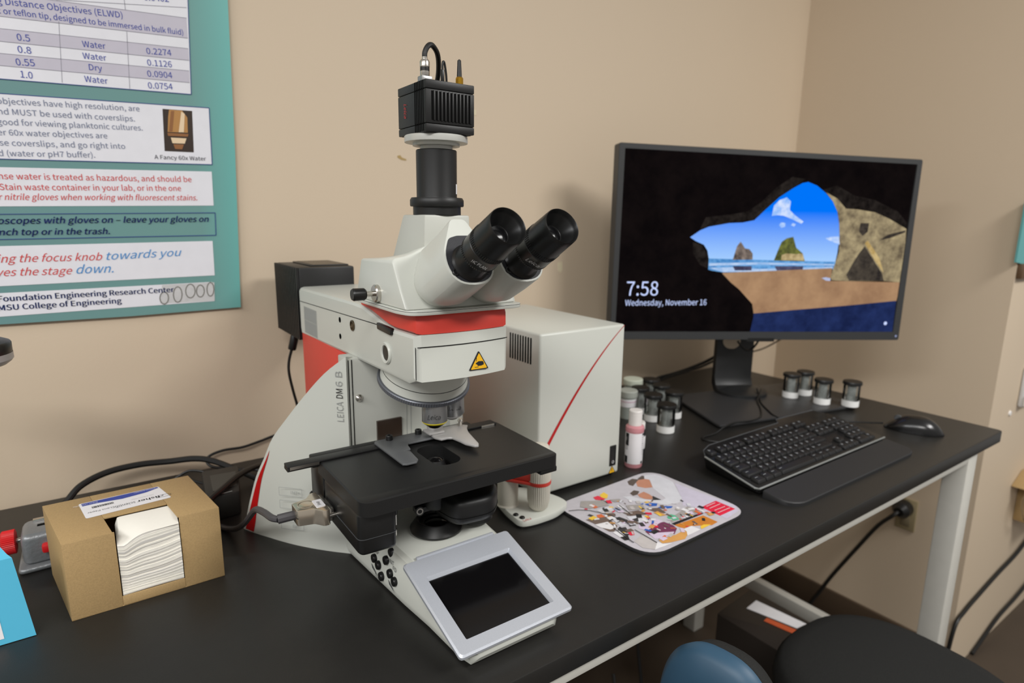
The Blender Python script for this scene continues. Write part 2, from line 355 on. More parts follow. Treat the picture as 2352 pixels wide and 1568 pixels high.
('mark', [(0.3727, 0.7069), (0.3721, 0.7205), (0.3683, 0.7201), (0.3688, 0.7065)]),
('mark', [(0.3721, 0.7199), (0.3748, 0.7333), (0.371, 0.7341), (0.3683, 0.7207)]),
('mark', [(0.3745, 0.7327), (0.3798, 0.7423), (0.3765, 0.7444), (0.3713, 0.7347)]),
('mark', [(0.3789, 0.7414), (0.3853, 0.7448), (0.3838, 0.7486), (0.3774, 0.7452)]),
('mark', [(0.3835, 0.7448), (0.3894, 0.7409), (0.3915, 0.7446), (0.3856, 0.7485)]),
('mark', [(0.3886, 0.7419), (0.3923, 0.7317), (0.3959, 0.7335), (0.3922, 0.7436)]),
('mark', [(0.3922, 0.7324), (0.3928, 0.7188), (0.3967, 0.7191), (0.3961, 0.7328)])]
POSTER_EDGE= [(0.5242, 1.7787), (0.5101, 1.2394), (0.4875, 0.6419), (0.1102, 0.6353), (-0.2595, 0.6375)]
MON_OUT= [(-0.8528, 1.3746), (0.8032, 1.3335), (0.8062, 0.3651), (-0.8583, 0.3949)]
MON_IN= [(-0.8208, 1.3471), (0.7719, 1.3072), (0.7634, 0.4131), (-0.8292, 0.4365)]
SCREEN=[
('sky', [(-0.455, 0.9209), (-0.4032, 0.9562), (-0.3579, 0.9748), (-0.2497, 0.9941), (-0.175, 0.9978), (-0.1127, 1.0102), (-0.0508, 1.0693), (0.0149, 1.1283), (0.0898, 1.1766), (0.1352, 1.2013), (0.1667, 1.207), (0.2173, 1.1899), (0.2704, 1.1544), (0.3168, 1.1112), (0.3481, 1.06), (0.3657, 1.0007), (0.3778, 0.9257), (0.3761, 0.8423), (0.3698, 0.7926), (-0.3425, 0.8023), (-0.3561, 0.8541), (-0.378, 0.8834), (-0.4224, 0.9014)]),
('sea', [(-0.3449, 0.8134), (0.0987, 0.8034), (0.3733, 0.798), (0.3633, 0.758), (0.0226, 0.7487), (-0.2595, 0.7412), (-0.3441, 0.7539)]),
('foam', [(-0.343, 0.7889), (-0.0634, 0.794), (0.3666, 0.7849), (0.3658, 0.778), (-0.0622, 0.7819), (-0.3419, 0.7755)]),
('foam', [(-0.3395, 0.7651), (-0.222, 0.7689), (-0.0599, 0.7593), (0.3599, 0.7718), (0.3572, 0.7595), (-0.1394, 0.7442), (-0.2597, 0.7427)]),
('stackref', [(-0.2105, 0.7742), (-0.1035, 0.7743), (-0.1038, 0.7517), (-0.1964, 0.7517)]),
('stackref', [(0.024, 0.7745), (0.1885, 0.7747), (0.1865, 0.7564), (0.0387, 0.7518)]),
('stack', [(-0.2133, 0.8064), (-0.1957, 0.8771), (-0.178, 0.9008), (-0.1645, 0.8847), (-0.1508, 0.8662), (-0.1264, 0.8626), (-0.1058, 0.8403), (-0.1027, 0.8082)]),
('stackg', [(0.0169, 0.8032), (0.0416, 0.8784), (0.0514, 0.9009), (0.0778, 0.9197), (0.1136, 0.9274), (0.1362, 0.8714), (0.1766, 0.8415), (0.1939, 0.7998)]),
('stackl', [(0.0586, 0.8335), (0.0864, 0.8411), (0.1359, 0.8375), (0.1766, 0.8415), (0.1909, 0.8036), (0.1232, 0.805), (0.0574, 0.8063)]),
('sand', [(-0.2673, 0.7389), (0.0225, 0.7502), (0.3566, 0.7642), (0.3526, 0.6962), (0.7763, 0.6875), (0.7625, 0.5827), (0.128, 0.5362), (-0.0694, 0.5216), (-0.0827, 0.5744), (-0.1632, 0.6516), (-0.215, 0.6898)]),
('navy', [(-0.0695, 0.5231), (0.1278, 0.5377), (0.4636, 0.561), (0.762, 0.5859), (0.7634, 0.4131), (-0.0848, 0.4247), (-0.0711, 0.4967)]),
('cave', [(-0.3443, 0.7561), (-0.2753, 0.7389), (-0.2103, 0.6822), (-0.1632, 0.6516), (-0.1272, 0.6132), (-0.0871, 0.5783), (-0.0693, 0.5045), (-0.0806, 0.4247), (-0.4349, 0.4295), (-0.4592, 0.765)]),
('rock', [(0.3778, 0.9257), (0.3657, 1.0007), (0.3481, 1.06), (0.3168, 1.1112), (0.27, 1.1581), (0.3395, 1.1263), (0.3957, 1.0755), (0.4626, 1.0727), (0.565, 1.0592), (0.6543, 1.0265), (0.7631, 0.9745), (0.7705, 0.8826), (0.7791, 0.6859), (0.6689, 0.6956), (0.446, 0.6945), (0.3605, 0.7001), (0.3513, 0.7194), (0.3671, 0.7811), (0.3835, 0.8499)]),
('rockd', [(0.4626, 0.6976), (0.4417, 0.7271), (0.4684, 0.7812), (0.5024, 0.8428), (0.531, 0.8812), (0.5821, 0.82), (0.6545, 0.7348), (0.6689, 0.6956)]),
('rocks', [(0.6115, 0.9122), (0.6582, 0.9431), (0.7591, 0.9669), (0.7574, 0.9554), (0.6696, 0.9241)]),
('rocks', [(0.4868, 0.9568), (0.489, 1.002), (0.5393, 1.0026), (0.5373, 0.9573), (0.5109, 0.9343)]),
('rockl', [(0.5289, 0.8964), (0.5437, 0.9118), (0.6249, 0.8202), (0.6626, 0.7387), (0.6014, 0.8047)]),
('cloud', [(-0.0191, 1.0332), (-0.0124, 1.0844), (0.0165, 1.1139), (0.0551, 1.1275), (0.0798, 1.1076), (0.0782, 1.0638), (0.1093, 1.0385), (0.1618, 1.0059), (0.1508, 0.9947), (0.0996, 1.0163), (0.0492, 1.0341), (0.0126, 1.0373)]),
('cloud', [(0.0261, 0.986), (0.0366, 1.0008), (0.0612, 0.9974), (0.0616, 0.979), (0.0395, 0.9736)]),
('cloud', [(0.0932, 0.9867), (0.1017, 0.9979), (0.1202, 0.9921), (0.1118, 0.9795)]),
('cloud', [(0.2952, 0.9213), (0.3316, 0.9291), (0.3746, 0.9317), (0.3827, 0.8879), (0.3521, 0.8991), (0.3129, 0.9124)]),
('pool', [(0.3002, 0.7118), (0.3249, 0.7156), (0.3525, 0.7102), (0.3526, 0.6962), (0.3271, 0.6978)])]
SCREEN_TEXT= [('7:58', (-0.7781, 0.6228), (-0.61, 0.6219), (-0.7818, 0.6948)), ('Wednesday, November 16', (-0.7832, 0.5705), (-0.3407, 0.561), (-0.7847, 0.6005))]
SCREEN_ICON= (0.7139, 0.4609)
PAD=[
('skin', [(1.6569, 1.5214), (1.695, 1.5233), (1.7134, 1.5021), (1.6709, 1.4466), (1.6422, 1.457), (1.6282, 1.4833)]),
('hair', [(1.6276, 1.5362), (1.6629, 1.5445), (1.6787, 1.525), (1.6432, 1.5082), (1.6165, 1.4953), (1.6114, 1.5117)]),
('hair', [(1.6803, 1.533), (1.7169, 1.544), (1.7229, 1.5279), (1.6989, 1.5163), (1.6759, 1.5224)]),
('coat', [(1.7249, 1.5406), (1.7688, 1.523), (1.777, 1.4923), (1.7733, 1.4358), (1.6901, 1.323), (1.6566, 1.3062), (1.6, 1.3209), (1.5854, 1.3457), (1.6402, 1.356), (1.6653, 1.4375), (1.6736, 1.4491), (1.7132, 1.4978), (1.7031, 1.518)]),
('coat2', [(1.7727, 1.4273), (1.7826, 1.3349), (1.8044, 1.178), (1.7816, 1.1488), (1.6948, 1.1357), (1.6924, 1.1935), (1.6748, 1.2489), (1.6461, 1.2828), (1.6901, 1.323)]),
('red', [(1.6905, 1.2385), (1.7771, 1.242), (1.7815, 1.1635), (1.6935, 1.1609)]),
('skin', [(1.5765, 1.434), (1.6134, 1.4383), (1.6157, 1.4122), (1.6091, 1.3884), (1.5903, 1.3772), (1.573, 1.3926), (1.5679, 1.4157)]),
('hair', [(1.56, 1.4571), (1.592, 1.4674), (1.6032, 1.4492), (1.5765, 1.434), (1.5553, 1.436)]),
('dark', [(1.6155, 1.3962), (1.6176, 1.3553), (1.5893, 1.3724)]),
('coat', [(1.5179, 1.4527), (1.5453, 1.4386), (1.5581, 1.4064), (1.5879, 1.371), (1.619, 1.3527), (1.5903, 1.3425), (1.556, 1.369), (1.5188, 1.4128)]),
('blue', [(1.5392, 1.3649), (1.5658, 1.3625), (1.583, 1.3435), (1.566, 1.3321), (1.5419, 1.3444)]),
('blue', [(1.5589, 1.322), (1.583, 1.3209), (1.613, 1.2988), (1.5975, 1.2928), (1.5686, 1.3045)]),
('tan', [(1.5106, 1.2043), (1.6465, 1.1955), (1.6499, 1.1383), (1.6151, 1.1348), (1.5515, 1.1705), (1.5204, 1.1717), (1.5133, 1.1861)]),
('black', [(1.5102, 1.2177), (1.659, 1.2121), (1.6575, 1.2023), (1.5106, 1.2043)]),
('grey', [(1.5973, 1.2565), (1.6556, 1.2691), (1.6615, 1.214), (1.5145, 1.2215), (1.5321, 1.2437)]),
('green', [(1.533, 1.2569), (1.5595, 1.2638), (1.5667, 1.2485), (1.5554, 1.2214), (1.5325, 1.2264), (1.5253, 1.2413)]),
('purple', [(1.3968, 1.2285), (1.4714, 1.2435), (1.4983, 1.239), (1.506, 1.2073), (1.5001, 1.1852), (1.4642, 1.1648), (1.4255, 1.1783), (1.3922, 1.2066)]),
('lilac', [(1.4232, 1.2822), (1.4904, 1.2713), (1.5004, 1.2443), (1.4052, 1.2292), (1.3948, 1.2552)]),
('lilac', [(1.3978, 1.2153), (1.4766, 1.1754), (1.4433, 1.1603), (1.3881, 1.1789)]),
('tan2', [(1.3929, 1.1697), (1.4624, 1.1599), (1.5118, 1.1647), (1.5059, 1.1433), (1.4683, 1.1255), (1.4158, 1.1366), (1.3865, 1.1473)]),
('white', [(1.5138, 1.1697), (1.5538, 1.169), (1.5587, 1.1367), (1.4912, 1.1346), (1.5099, 1.1532)]),
('yellow', [(1.5753, 1.1514), (1.596, 1.1528), (1.6165, 1.1392), (1.5631, 1.1369)]),
('white', [(1.3813, 1.1626), (1.3868, 1.1442), (1.4162, 1.1305), (1.3392, 1.1347), (1.3461, 1.1425)]),
('grey2', [(1.3209, 1.2057), (1.3785, 1.2219), (1.3745, 1.1582), (1.3399, 1.1353), (1.3156, 1.1629)]),
('yellow', [(1.4572, 1.5088), (1.4849, 1.5166), (1.4835, 1.4914), (1.4589, 1.472), (1.4461, 1.4883)]),
('red', [(1.4235, 1.5071), (1.4476, 1.5072), (1.4516, 1.4728), (1.4352, 1.4681), (1.4175, 1.4876)]),
('dark', [(1.437, 1.4786), (1.4414, 1.441), (1.4294, 1.4452), (1.4278, 1.473)]),
('orange', [(1.3399, 1.3989), (1.3599, 1.3961), (1.3574, 1.3734), (1.3346, 1.3611), (1.3326, 1.3829)]),
('brown', [(1.2884, 1.3952), (1.3598, 1.3718), (1.3483, 1.3056), (1.3127, 1.2844), (1.2995, 1.2932), (1.2942, 1.3612)]),
('white', [(1.2908, 1.3536), (1.3405, 1.3437), (1.3322, 1.2968), (1.311, 1.3014), (1.2935, 1.329)]),
('dark', [(1.3367, 1.2938), (1.3649, 1.2848), (1.3455, 1.2438), (1.3096, 1.2372), (1.3148, 1.2643)]),
('red', [(1.3424, 1.2552), (1.3655, 1.2524), (1.3527, 1.2329), (1.338, 1.2365)]),
('white', [(1.3046, 1.2835), (1.3298, 1.2793), (1.3183, 1.2314), (1.3016, 1.2365)]),
('black', [(1.3024, 1.248), (1.3315, 1.2409), (1.3174, 1.2199), (1.3009, 1.225)]),
('coat', [(1.3725, 1.3773), (1.383, 1.3564), (1.377, 1.293), (1.3534, 1.2957)]),
('dark', [(1.3748, 1.3481), (1.3969, 1.3472), (1.4058, 1.3139), (1.389, 1.3049)]),
('brown', [(1.4273, 1.3621), (1.4878, 1.3435), (1.4891, 1.307), (1.4337, 1.3297)]),
('coat', [(1.4178, 1.3333), (1.4613, 1.3184), (1.4742, 1.2821), (1.3996, 1.278)]),
('brown', [(1.5183, 1.3378), (1.5614, 1.3167), (1.5547, 1.2776), (1.5262, 1.3037)]),
('red', [(1.4756, 1.3019), (1.4917, 1.2982), (1.4788, 1.279), (1.4651, 1.2847)]),
('tan2', [(1.5169, 1.3027), (1.5379, 1.3031), (1.5409, 1.2656), (1.5223, 1.2709)]),
('dark', [(1.4215, 1.3103), (1.4461, 1.3077), (1.4273, 1.2861), (1.4136, 1.2952)]),
('grey', [(1.3647, 1.5071), (1.4352, 1.4681), (1.4281, 1.4272), (1.3535, 1.4471), (1.333, 1.4753)]),
('coat', [(1.3643, 1.4254), (1.4146, 1.4213), (1.4165, 1.3908), (1.3667, 1.3952)]),
('grey', [(1.4594, 1.4599), (1.4937, 1.445), (1.4945, 1.4212), (1.4605, 1.436)]),
('blue2', [(1.4227, 1.4012), (1.4438, 1.3946), (1.4316, 1.3664), (1.4169, 1.3833)]),
('grey', [(1.4764, 1.3952), (1.5319, 1.366), (1.5114, 1.3352), (1.4592, 1.3625)])]
PAD_LINES= [[(1.2798, 1.4741), (1.3129, 1.4609), (1.3433, 1.4357), (1.3667, 1.3952), (1.3824, 1.3637)], [(1.3772, 1.3742), (1.3902, 1.3175), (1.3843, 1.2816)], [(1.4571, 1.408), (1.4422, 1.3381)], [(1.3758, 1.2551), (1.3745, 1.1582)], [(1.3255, 1.3013), (1.3161, 1.2329), (1.3137, 1.1988)]]
PAD_RED= [[(1.7078, 1.2293), (1.7595, 1.2305)], [(1.7056, 1.2138), (1.7661, 1.2147)], [(1.7072, 1.1945), (1.7646, 1.1931)], [(1.7014, 1.1768), (1.7701, 1.1769)]]
PAD_QUAD= [(1.2847, 1.5222), (1.7721, 1.5474), (1.7912, 1.1424), (1.3154, 1.1294)]
JAR_L= [(2.23, 1.885), (2.294, 2.043), (2.355, 2.164), (2.441, 2.005), (2.555, 2.248), (2.657, 2.252)]
JAR_R= [(3.253, 1.852), (3.386, 1.84), (3.259, 1.68), (3.377, 1.567)]
WHITEJ= [(2.431, 2.279), (2.216, 2.143)]
RIMS=[
('rim', [(-0.4038, 0.9635), (-0.3772, 1.0216), (-0.2457, 1.0377), (-0.1525, 1.0534), (-0.0783, 1.1052), (-0.0135, 1.1712), (0.0758, 1.2303), (0.149, 1.221), (0.0898, 1.1766), (0.0149, 1.1283), (-0.0508, 1.0693), (-0.1127, 1.0102), (-0.2497, 0.9941), (-0.3579, 0.9748)]),
('rim', [(0.2524, 1.1687), (0.3311, 1.192), (0.4365, 1.1426), (0.5559, 1.1224), (0.6996, 1.0647), (0.7643, 1.005), (0.7654, 0.9593), (0.6549, 1.0227), (0.5655, 1.0554), (0.4631, 1.069), (0.3962, 1.0718)]),
('rim', [(-0.2594, 0.7389), (-0.211, 0.6898), (-0.1595, 0.6554), (-0.119, 0.6132), (-0.0748, 0.5782), (-0.0587, 0.4965), (-0.0765, 0.4246), (-0.126, 0.4253), (-0.1281, 0.5361), (-0.2096, 0.629), (-0.2811, 0.7126)]),
('rim', [(-0.4377, 0.8976), (-0.3898, 0.8833), (-0.3504, 0.8319), (-0.3365, 0.7576), (-0.3896, 0.7799), (-0.4334, 0.839)])]
# ---------------------------------------------------------------- shared materials
WALL = mat('wall_paint', (206, 188, 164), 0.6, bump=(260, 0.12), var=(3, 0.02))
FLOORM = mat('floor_vinyl', (70, 59, 48), 0.55, var=(8, 0.15))
BASEM = mat('baseboard_vinyl', (72, 58, 44), 0.5)
BENCH = mat('black_laminate', (30, 29, 27), 0.42, bump=(900, 0.08), var=(60, 0.12), spec=0.45)
BENCHE = mat('black_edge_band', (26, 25, 24), 0.38)
WMETAL = mat('white_powder_coat', (196, 194, 186), 0.45)
WHITE = mat('white_instrument_paint', (200, 202, 194), 0.33, bump=(1500, 0.03), var=(30, 0.01))
WHITE2 = mat('light_grey_instrument_paint', (186, 187, 179), 0.40, bump=(1500, 0.03), var=(30, 0.01))
RED = mat('red_instrument_paint', (208, 62, 50), 0.42, bump=(1500, 0.05), var=(30, 0.03))
REDS = mat('red_stripe', (178, 18, 20), 0.4)
BLACK = mat('black_anodised_metal', (25, 25, 25), 0.42, bump=(1800, 0.06), spec=0.4)
BLACK2 = mat('black_plastic', (20, 20, 20), 0.35, spec=0.45)
DARK = mat('dark_gap', (8, 8, 8), 0.8, spec=0.1)
GREYM = mat('dark_grey_print', (70, 72, 74), 0.6)
GREYL = mat('light_grey_print', (150, 152, 150), 0.6)
SILVER = mat('silver_paint', (188, 192, 200), 0.38, metal=0.35, bump=(2500, 0.08), var=(900, 0.08))
CHROME = mat('bright_metal', (205, 200, 192), 0.22, metal=1.0)
STEEL = mat('satin_steel', (168, 168, 168), 0.36, metal=0.9)
GLASSD = mat('dark_screen_glass', (13, 12, 13), 0.12, spec=0.5)
CABLE = mat('black_cable_rubber', (18, 18, 17), 0.45)
CABLEG = mat('dark_grey_cable_rubber', (62, 60, 62), 0.5)
PAPERW = mat('white_label_paper', (226, 224, 226), 0.55)
YEL = mat('warning_yellow', (232, 176, 20), 0.5)
INK = mat('black_ink', (22, 22, 24), 0.6)
WINK = mat('white_print', (205, 205, 205), 0.6)
REDI = mat('red_print', (190, 40, 40), 0.55)
# ---------------------------------------------------------------- the room
ZF = -TZ/S                      # floor level
YW, XW, YE = 2.615, 4.353, 1.203
def wallbox(name, x0, x1, y0, y1, z0=ZF, z1=4.2, m=WALL):
    return struct(MB().box(x0, x1, y0, y1, z0, z1, m).build(name))
wb = wallbox('wall_back', -4.0, XW+0.2, YW, YW+0.2)
wallbox('wall_right', XW, XW+0.2, YE, YW)
wallbox('wall_side', XW+0.2, 9.0, YE, YE+0.2)
struct(MB().box(-4.0, 9.0, -4.0, YW+0.2, ZF-0.1, ZF, FLOORM).build('floor'))
struct(MB().box(XW-0.025, XW, YE+0.001, YW, ZF, ZF+0.218, BASEM, 0.006).build('baseboard_right'))
struct(MB().box(-4.0, XW-0.026, YW-0.025, YW, ZF, ZF+0.218, BASEM, 0.006).build('baseboard_back'))
# little scuffs and patches on the back wall
SCUF = mat('bare_plaster_scuff', (170, 145, 95), 0.9); SCUL = mat('pale_wall_patch', (214, 202, 172), 0.8)
for nm, x, z, m, pts in (('paint_scuff', 1.212, 1.265, SCUF, [(-.022, .008), (-.008, .012), (0, .002), (.022, -.004), (.02, -.01), (-.004, -.008), (-.02, .0)]),
                         ('wall_patch', 1.593, 1.497, SCUL, [(-.012, .012), (.01, .014), (.012, -.01), (-.012, -.012)]),
                         ('wall_patch', 2.148, 0.745, SCUL, [(-.018, .024), (.016, .028), (.018, -.02), (.004, -.035), (-.016, -.018)])):
    b = MB(); b.prism([(x+p[0], z+p[1]) for p in pts], 'y', YW-0.0015, YW, m); b.build(nm, wb)
# ---------------------------------------------------------------- the poster
PTEAL = bpy.data.materials.new('poster_teal_print'); PTEAL.use_nodes = True
_n = PTEAL.node_tree; _b = _n.nodes['Principled BSDF']; _b.inputs['Roughness'].default_value = 0.32
_t = _n.nodes.new('ShaderNodeTexCoord'); _s = _n.nodes.new('ShaderNodeSeparateXYZ'); _r = _n.nodes.new('ShaderNodeValToRGB'); _m = _n.nodes.new('ShaderNodeMapRange')
_n.links.new(_t.outputs['Object'], _s.inputs[0]); _n.links.new(_s.outputs[0], _m.inputs[0]); _m.inputs[1].default_value = -0.2; _m.inputs[2].default_value = 0.19
_n.links.new(_m.outputs[0], _r.inputs[0]); _n.links.new(_r.outputs[0], _b.inputs['Base Color'])
_r.color_ramp.elements[0].color = lin((104, 142, 142))+(1,); _r.color_ramp.elements[1].color = lin((104, 176, 170))+(1,)
_e = _r.color_ramp.elements.new(0.82); _e.color = lin((108, 150, 146))+(1,)
PM = {'white': mat('poster_white', (224, 224, 230), 0.4), 'gray': mat('poster_grey', (192, 188, 200), 0.4), 'photo': mat('poster_photo_dark', (48, 34, 24), 0.4),
      'gold': mat('poster_photo_gold', (176, 128, 70), 0.4), 'gold2': mat('poster_photo_bronze', (140, 92, 50), 0.4), 'gold3': mat('poster_photo_glint', (225, 200, 165), 0.4),
      'logo': mat('poster_logo_grey', (196, 196, 196), 0.4, var=(90, 0.15)), 'line': mat('poster_rule_grey', (140, 138, 150), 0.5), 'border': mat('poster_rule_blue', (44, 70, 130), 0.5), 'mark': mat('poster_logo_mark', (120, 118, 112), 0.5),
      'b': mat('poster_ink_blue', (52, 68, 158), 0.5), 'g': mat('poster_ink_greyviolet', (118, 126, 150), 0.5), 'k': mat('poster_ink_black', (40, 40, 50), 0.5), 'r': mat('poster_ink_red', (205, 62, 62), 0.5),
      'n': mat('poster_ink_navy', (22, 48, 112), 0.5), 'c': mat('poster_ink_sky', (70, 140, 200), 0.5)}
YP = 2.6
pr = thing('wall_poster', (0.11, YP, 0.635), 'teal printed instruction poster with white text panels on the back wall', 'poster')
b = MB()
edge = [(0.5242+0.02, 2.25)]+POSTER_EDGE+[(-1.2, 0.66), (-1.2, 2.25)]
b.prism(edge, 'y', YP-0.001, YP+0.004, PTEAL); b.build('sheet', pr)
def in_panel(x, z):
    return 0 if z > 1.41 else 1 if z > 1.158 else 2 if z > 1.025 else 3 if z > .912 else 4 if z > .757 else 5
PB = [MB() for _ in range(6)]
for i, (k, pts) in enumerate(POSTER_POLY):
    off = {'white': .0012, 'gray': .0016, 'photo': .0016, 'gold': .002, 'gold2': .0024, 'gold3': .0028, 'logo': .0016, 'line': .0021, 'border': .0021, 'mark': .0021}[k]
    pn = in_panel(sum(p[0] for p in pts)/len(pts), sum(p[1] for p in pts)/len(pts))
    PB[pn].poly([(x, YP-0.001-off, z) for x, z in pts][::-1], PM[k])
for s, c, xa, za, xb, zb, h, bo, sh in POSTER_TEXT:
    a = Vector((xa, YP-0.0038, za)); e = Vector((xb, YP-0.0038, zb)); ex = (e-a).normalized(); ey = Vector((-ex.z, 0, ex.x))
    PB[in_panel((xa+xb)/2, (za+zb)/2+h*.5)].text(s, a, ex, ey, h, PM[c], width=(e-a).length, bold=bo, shear=sh)
for b, nm in zip(PB, ('objective_table', 'objective_notes', 'hazard_notice', 'glove_notice', 'focus_notice', 'centre_logo')): b.build(nm, pr)
# ---------------------------------------------------------------- the table
YF, YB, XR = 0.9455, 2.5814, 3.6494
tb = thing('lab_table', (1.2, 1.76, ZF), 'long black topped lab table with white metal frame', 'table')
pl = rpoly([(-2.6, YF), (XR, YF), (XR, YB), (-2.6, YB)], 0.03)
b = MB(); b.prism(pl, 'z', -0.055, 0.0, BENCH, 0.003); b.build('tabletop', tb)
b = MB(); b.box(-2.5, 3.30, YF+0.018, YF+0.09, -0.10, -0.0555, WMETAL, 0.004); b.build('front_rail', tb)
b = MB(); b.box(-2.5, 3.30, YB-0.12, YB-0.05, -0.12, -0.0555, WMETAL, 0.004); b.build('rear_rail', tb)
for x in (3.336, -2.45):
    for y in (0.973, YB-0.16):
        b = MB(); b.box(x, x+0.108, y, y+0.10, ZF, -0.0555, WMETAL, 0.008); b.build('leg', tb)
b = MB(); b.box(3.336, 3.444, 1.074, YB-0.161, -0.13, -0.056, WMETAL, 0.004); b.build('side_rail', tb)
b = MB(); b.box(3.36, 3.42, 1.074, YB-0.161, -1.37, -1.29, WMETAL, 0.006); b.build('stretcher', tb)
# ---------------------------------------------------------------- the microscope
O = (XM, 0, 0)
mic = thing('microscope', (XM, 1.5, 0), 'white upright lab microscope with red collar and black stage', 'microscope')
# --- base
b = MB(O)
def bsec(y, wb_, wt, h, z0=0.008):
    return [(-wb_, y, z0), (-wb_-.004, y, z0+.02 if h > .05 else z0+.01), (-wb_+.004, y, h*.78), (-wt-.012, y, h*.93), (-wt, y, h), (wt, y, h), (wt+.012, y, h*.93), (wb_-.004, y, h*.78), (wb_+.004, y, z0+.02 if h > .05 else z0+.01), (wb_, y, z0)]
b.loft([bsec(1.018, .105, .10, .045, .03), bsec(1.03, .122, .115, .052, .012), bsec(1.07, .129, .12, .064), bsec(1.205, .138, .125, .098), bsec(1.316, .151, .127, .130), bsec(1.66, .181, .15, .136), bsec(2.0, .20, .16, .136)], WHITE, bevel=0.004, ang=40)
def sidex(y, z):
    t = (y-1.205)/.111 if y < 1.316 else 1+(y-1.316)/.344
    wb_, h = (.138+.013*t, .098+.032*t) if t < 1 else (.151+.030*(t-1), .130+.006*(t-1))
    zz = max(0, min(1, (z-.028)/(h*.78-.028))); x = wb_+.004-.008*zz
    return -(x-(max(0, z-h*.78)/(h*.15))*.018)-.0006
for s, o, h in (('AP', (1.478, .084), .013), ('INT', (1.398, .092), .012), ('FD', (1.376, .080), .012), ('TL/IL', (1.470, .017), .010)):
    b.text(s, (sidex(o[0], o[1])-.0012, o[0], o[1]), (0.08, -1, 0), (0.05, 0, 1), h, GREYM)
for y, z in ((1.493, .046), (1.396, .044)):
    b.poly([(sidex(y, z)-.001, y, z), (sidex(y, z)-.001, y-.042, z-.020), (sidex(y, z)-.001, y-.005, z-.012)], GREYM)
base = b.build('stand_base', mic)
for y, z in ((1.404, .114), (1.413, .091), (1.477, .068), (1.452, .059), (1.431, .036), (1.387, .065), (1.362, .054)):
    b = MB(O); x = sidex(y, z)
    b.lathe([(0, -.002), (.0125, -.002), (.0125, .005), (.011, .008), (0, .009)], (x, y, z), BLACK2, axis=(-1, 0, .03), n=20); b.build('function_button', mic)
# --- touch screen panel
sl = math.atan2(.075, .295); cs, sn = math.cos(sl), math.sin(sl)
def scr(x, v, n_): return (x, 1.008+v*cs-n_*sn, .060+v*sn+n_*cs)       # v up the slope, n_ out of it
VL = .3045
b = MB(O)
def fr(x0, x1, v0, v1, n_, r): return [scr(p[0], p[1], n_) for p in rrect(x0, x1, v0, v1, r, 3)]
o_ = [(-.161, .161, 0, VL, .006), (-.128, .128, .035, .238, .002)]
b.loft([fr(-.158, .158, .004, VL-.004, -.016, .008), fr(-.161, .161, 0, VL, -.010, .009), fr(-.161, .161, 0, VL, -.003, .009), fr(-.157, .157, .004, VL-.004, .001, .008), fr(-.126, .126, .036, .240, .001, .003), fr(-.122, .122, .040, .236, -.006, .002), fr(-.121, .121, .041, .234, -.010, .002)], SILVER, cap=False, ang=20)
bz = b.build('screen_bezel', mic)
b = MB(O); b.poly([scr(x, v, -.0095) for x, v in ((-.124, .038), (.124, .038), (.124, .238), (-.124, .238))], GLASSD); b.build('touch_screen', bz)
b = MB(O); b.prism([(1.305, .105), (1.313, .105), (1.313, .1375), (1.305, .136)], 'x', -.119, .119, SILVER, .002); b.build('bezel_hinge_strip', bz)
# --- field lens ring on the base
b = MB(O)
b.lathe([(0, 0), (.073, 0), (.074, .005), (.058, .029), (.055, .031), (.050, .029), (.047, .022), (.036, .021), (.034, .017), (0, .017)], (0, 1.425, .135), BLACK, n=64)
fd = b.build('field_lens_ring', mic)
b = MB(O); b.lathe([(0, .020), (.015, .0195), (.032, .0175), (.0335, .0165)], (0, 1.425, .135), GLASSD, n=40); b.build('field_lens', fd)
# --- swept rear shell (two wings) with a red stripe
SAIL = [(-.167, 1.640, .613), (-.215, 1.688, .560), (-.262, 1.742, .485), (-.302, 1.795, .409), (-.334, 1.845, .339), (-.354, 1.880, .269), (-.375, 1.915, .198), (-.392, 1.947, .111), (-.404, 1.972, .037), (-.410, 1.985, .004)]
_P = crom([Vector(p) for p in SAIL], 4)
def wing(sg):
    b = MB(O); th = Vector((.035*sg, .030, 0))
    front = [Vector((p.x*sg*-1, p.y, 0)) for p in _P]; top = [Vector((p.x*sg*-1, p.y, p.z)) for p in _P]
    front = [Vector((-v.x, v.y, v.z)) if False else v for v in front]
    n = len(_P); V = []; 
    th = Vector((-.035*sg, .030, 0))
    for a, t in zip(front, top): V += [a, t, t+th-Vector((0, 0, .01 if t.z > .02 else 0)), a+th]
    F = []
    for i in range(n-1):
        for j in range(4): F.append((i*4+j, (i+1)*4+j, (i+1)*4+(j+1) % 4, i*4+(j+1) % 4))
    F += [(0, 1, 2, 3), ((n-1)*4+3, (n-1)*4+2, (n-1)*4+1, (n-1)*4)]
    b.raw(V, F, WHITE); return b.build('rear_wing', mic, ang=50)
wl = wing(-1); wr = wing(1)
nrm = Vector((-.745, -.667, 0))
def sailpt(z, inset):
    """point on the left wing, inset from its swept edge along the surface"""
    for a, c in zip(_P, _P[1:]):
        if a.z >= z >= c.z:
            p = a.lerp(c, (a.z-z)/(a.z-c.z) if a.z != c.z else 0); break
    else: p = _P[-1] if z < .1 else _P[0]
    # move along plan direction towards the front seam
    q = p.copy(); rem = inset; i = max(range(len(_P)), key=lambda k_: -abs(_P[k_].z-p.z))
    while rem > 0 and i > 0:
        d = Vector((_P[i-1].x-q.x, _P[i-1].y-q.y, 0)); L_ = d.length
        if L_ > rem: q = q+d.normalized()*rem; rem = 0
        else: q = Vector((_P[i-1].x, _P[i-1].y, p.z)); rem -= L_; i -= 1
    return Vector((q.x, q.y, z))
b = MB(O); A_, B_ = [], []
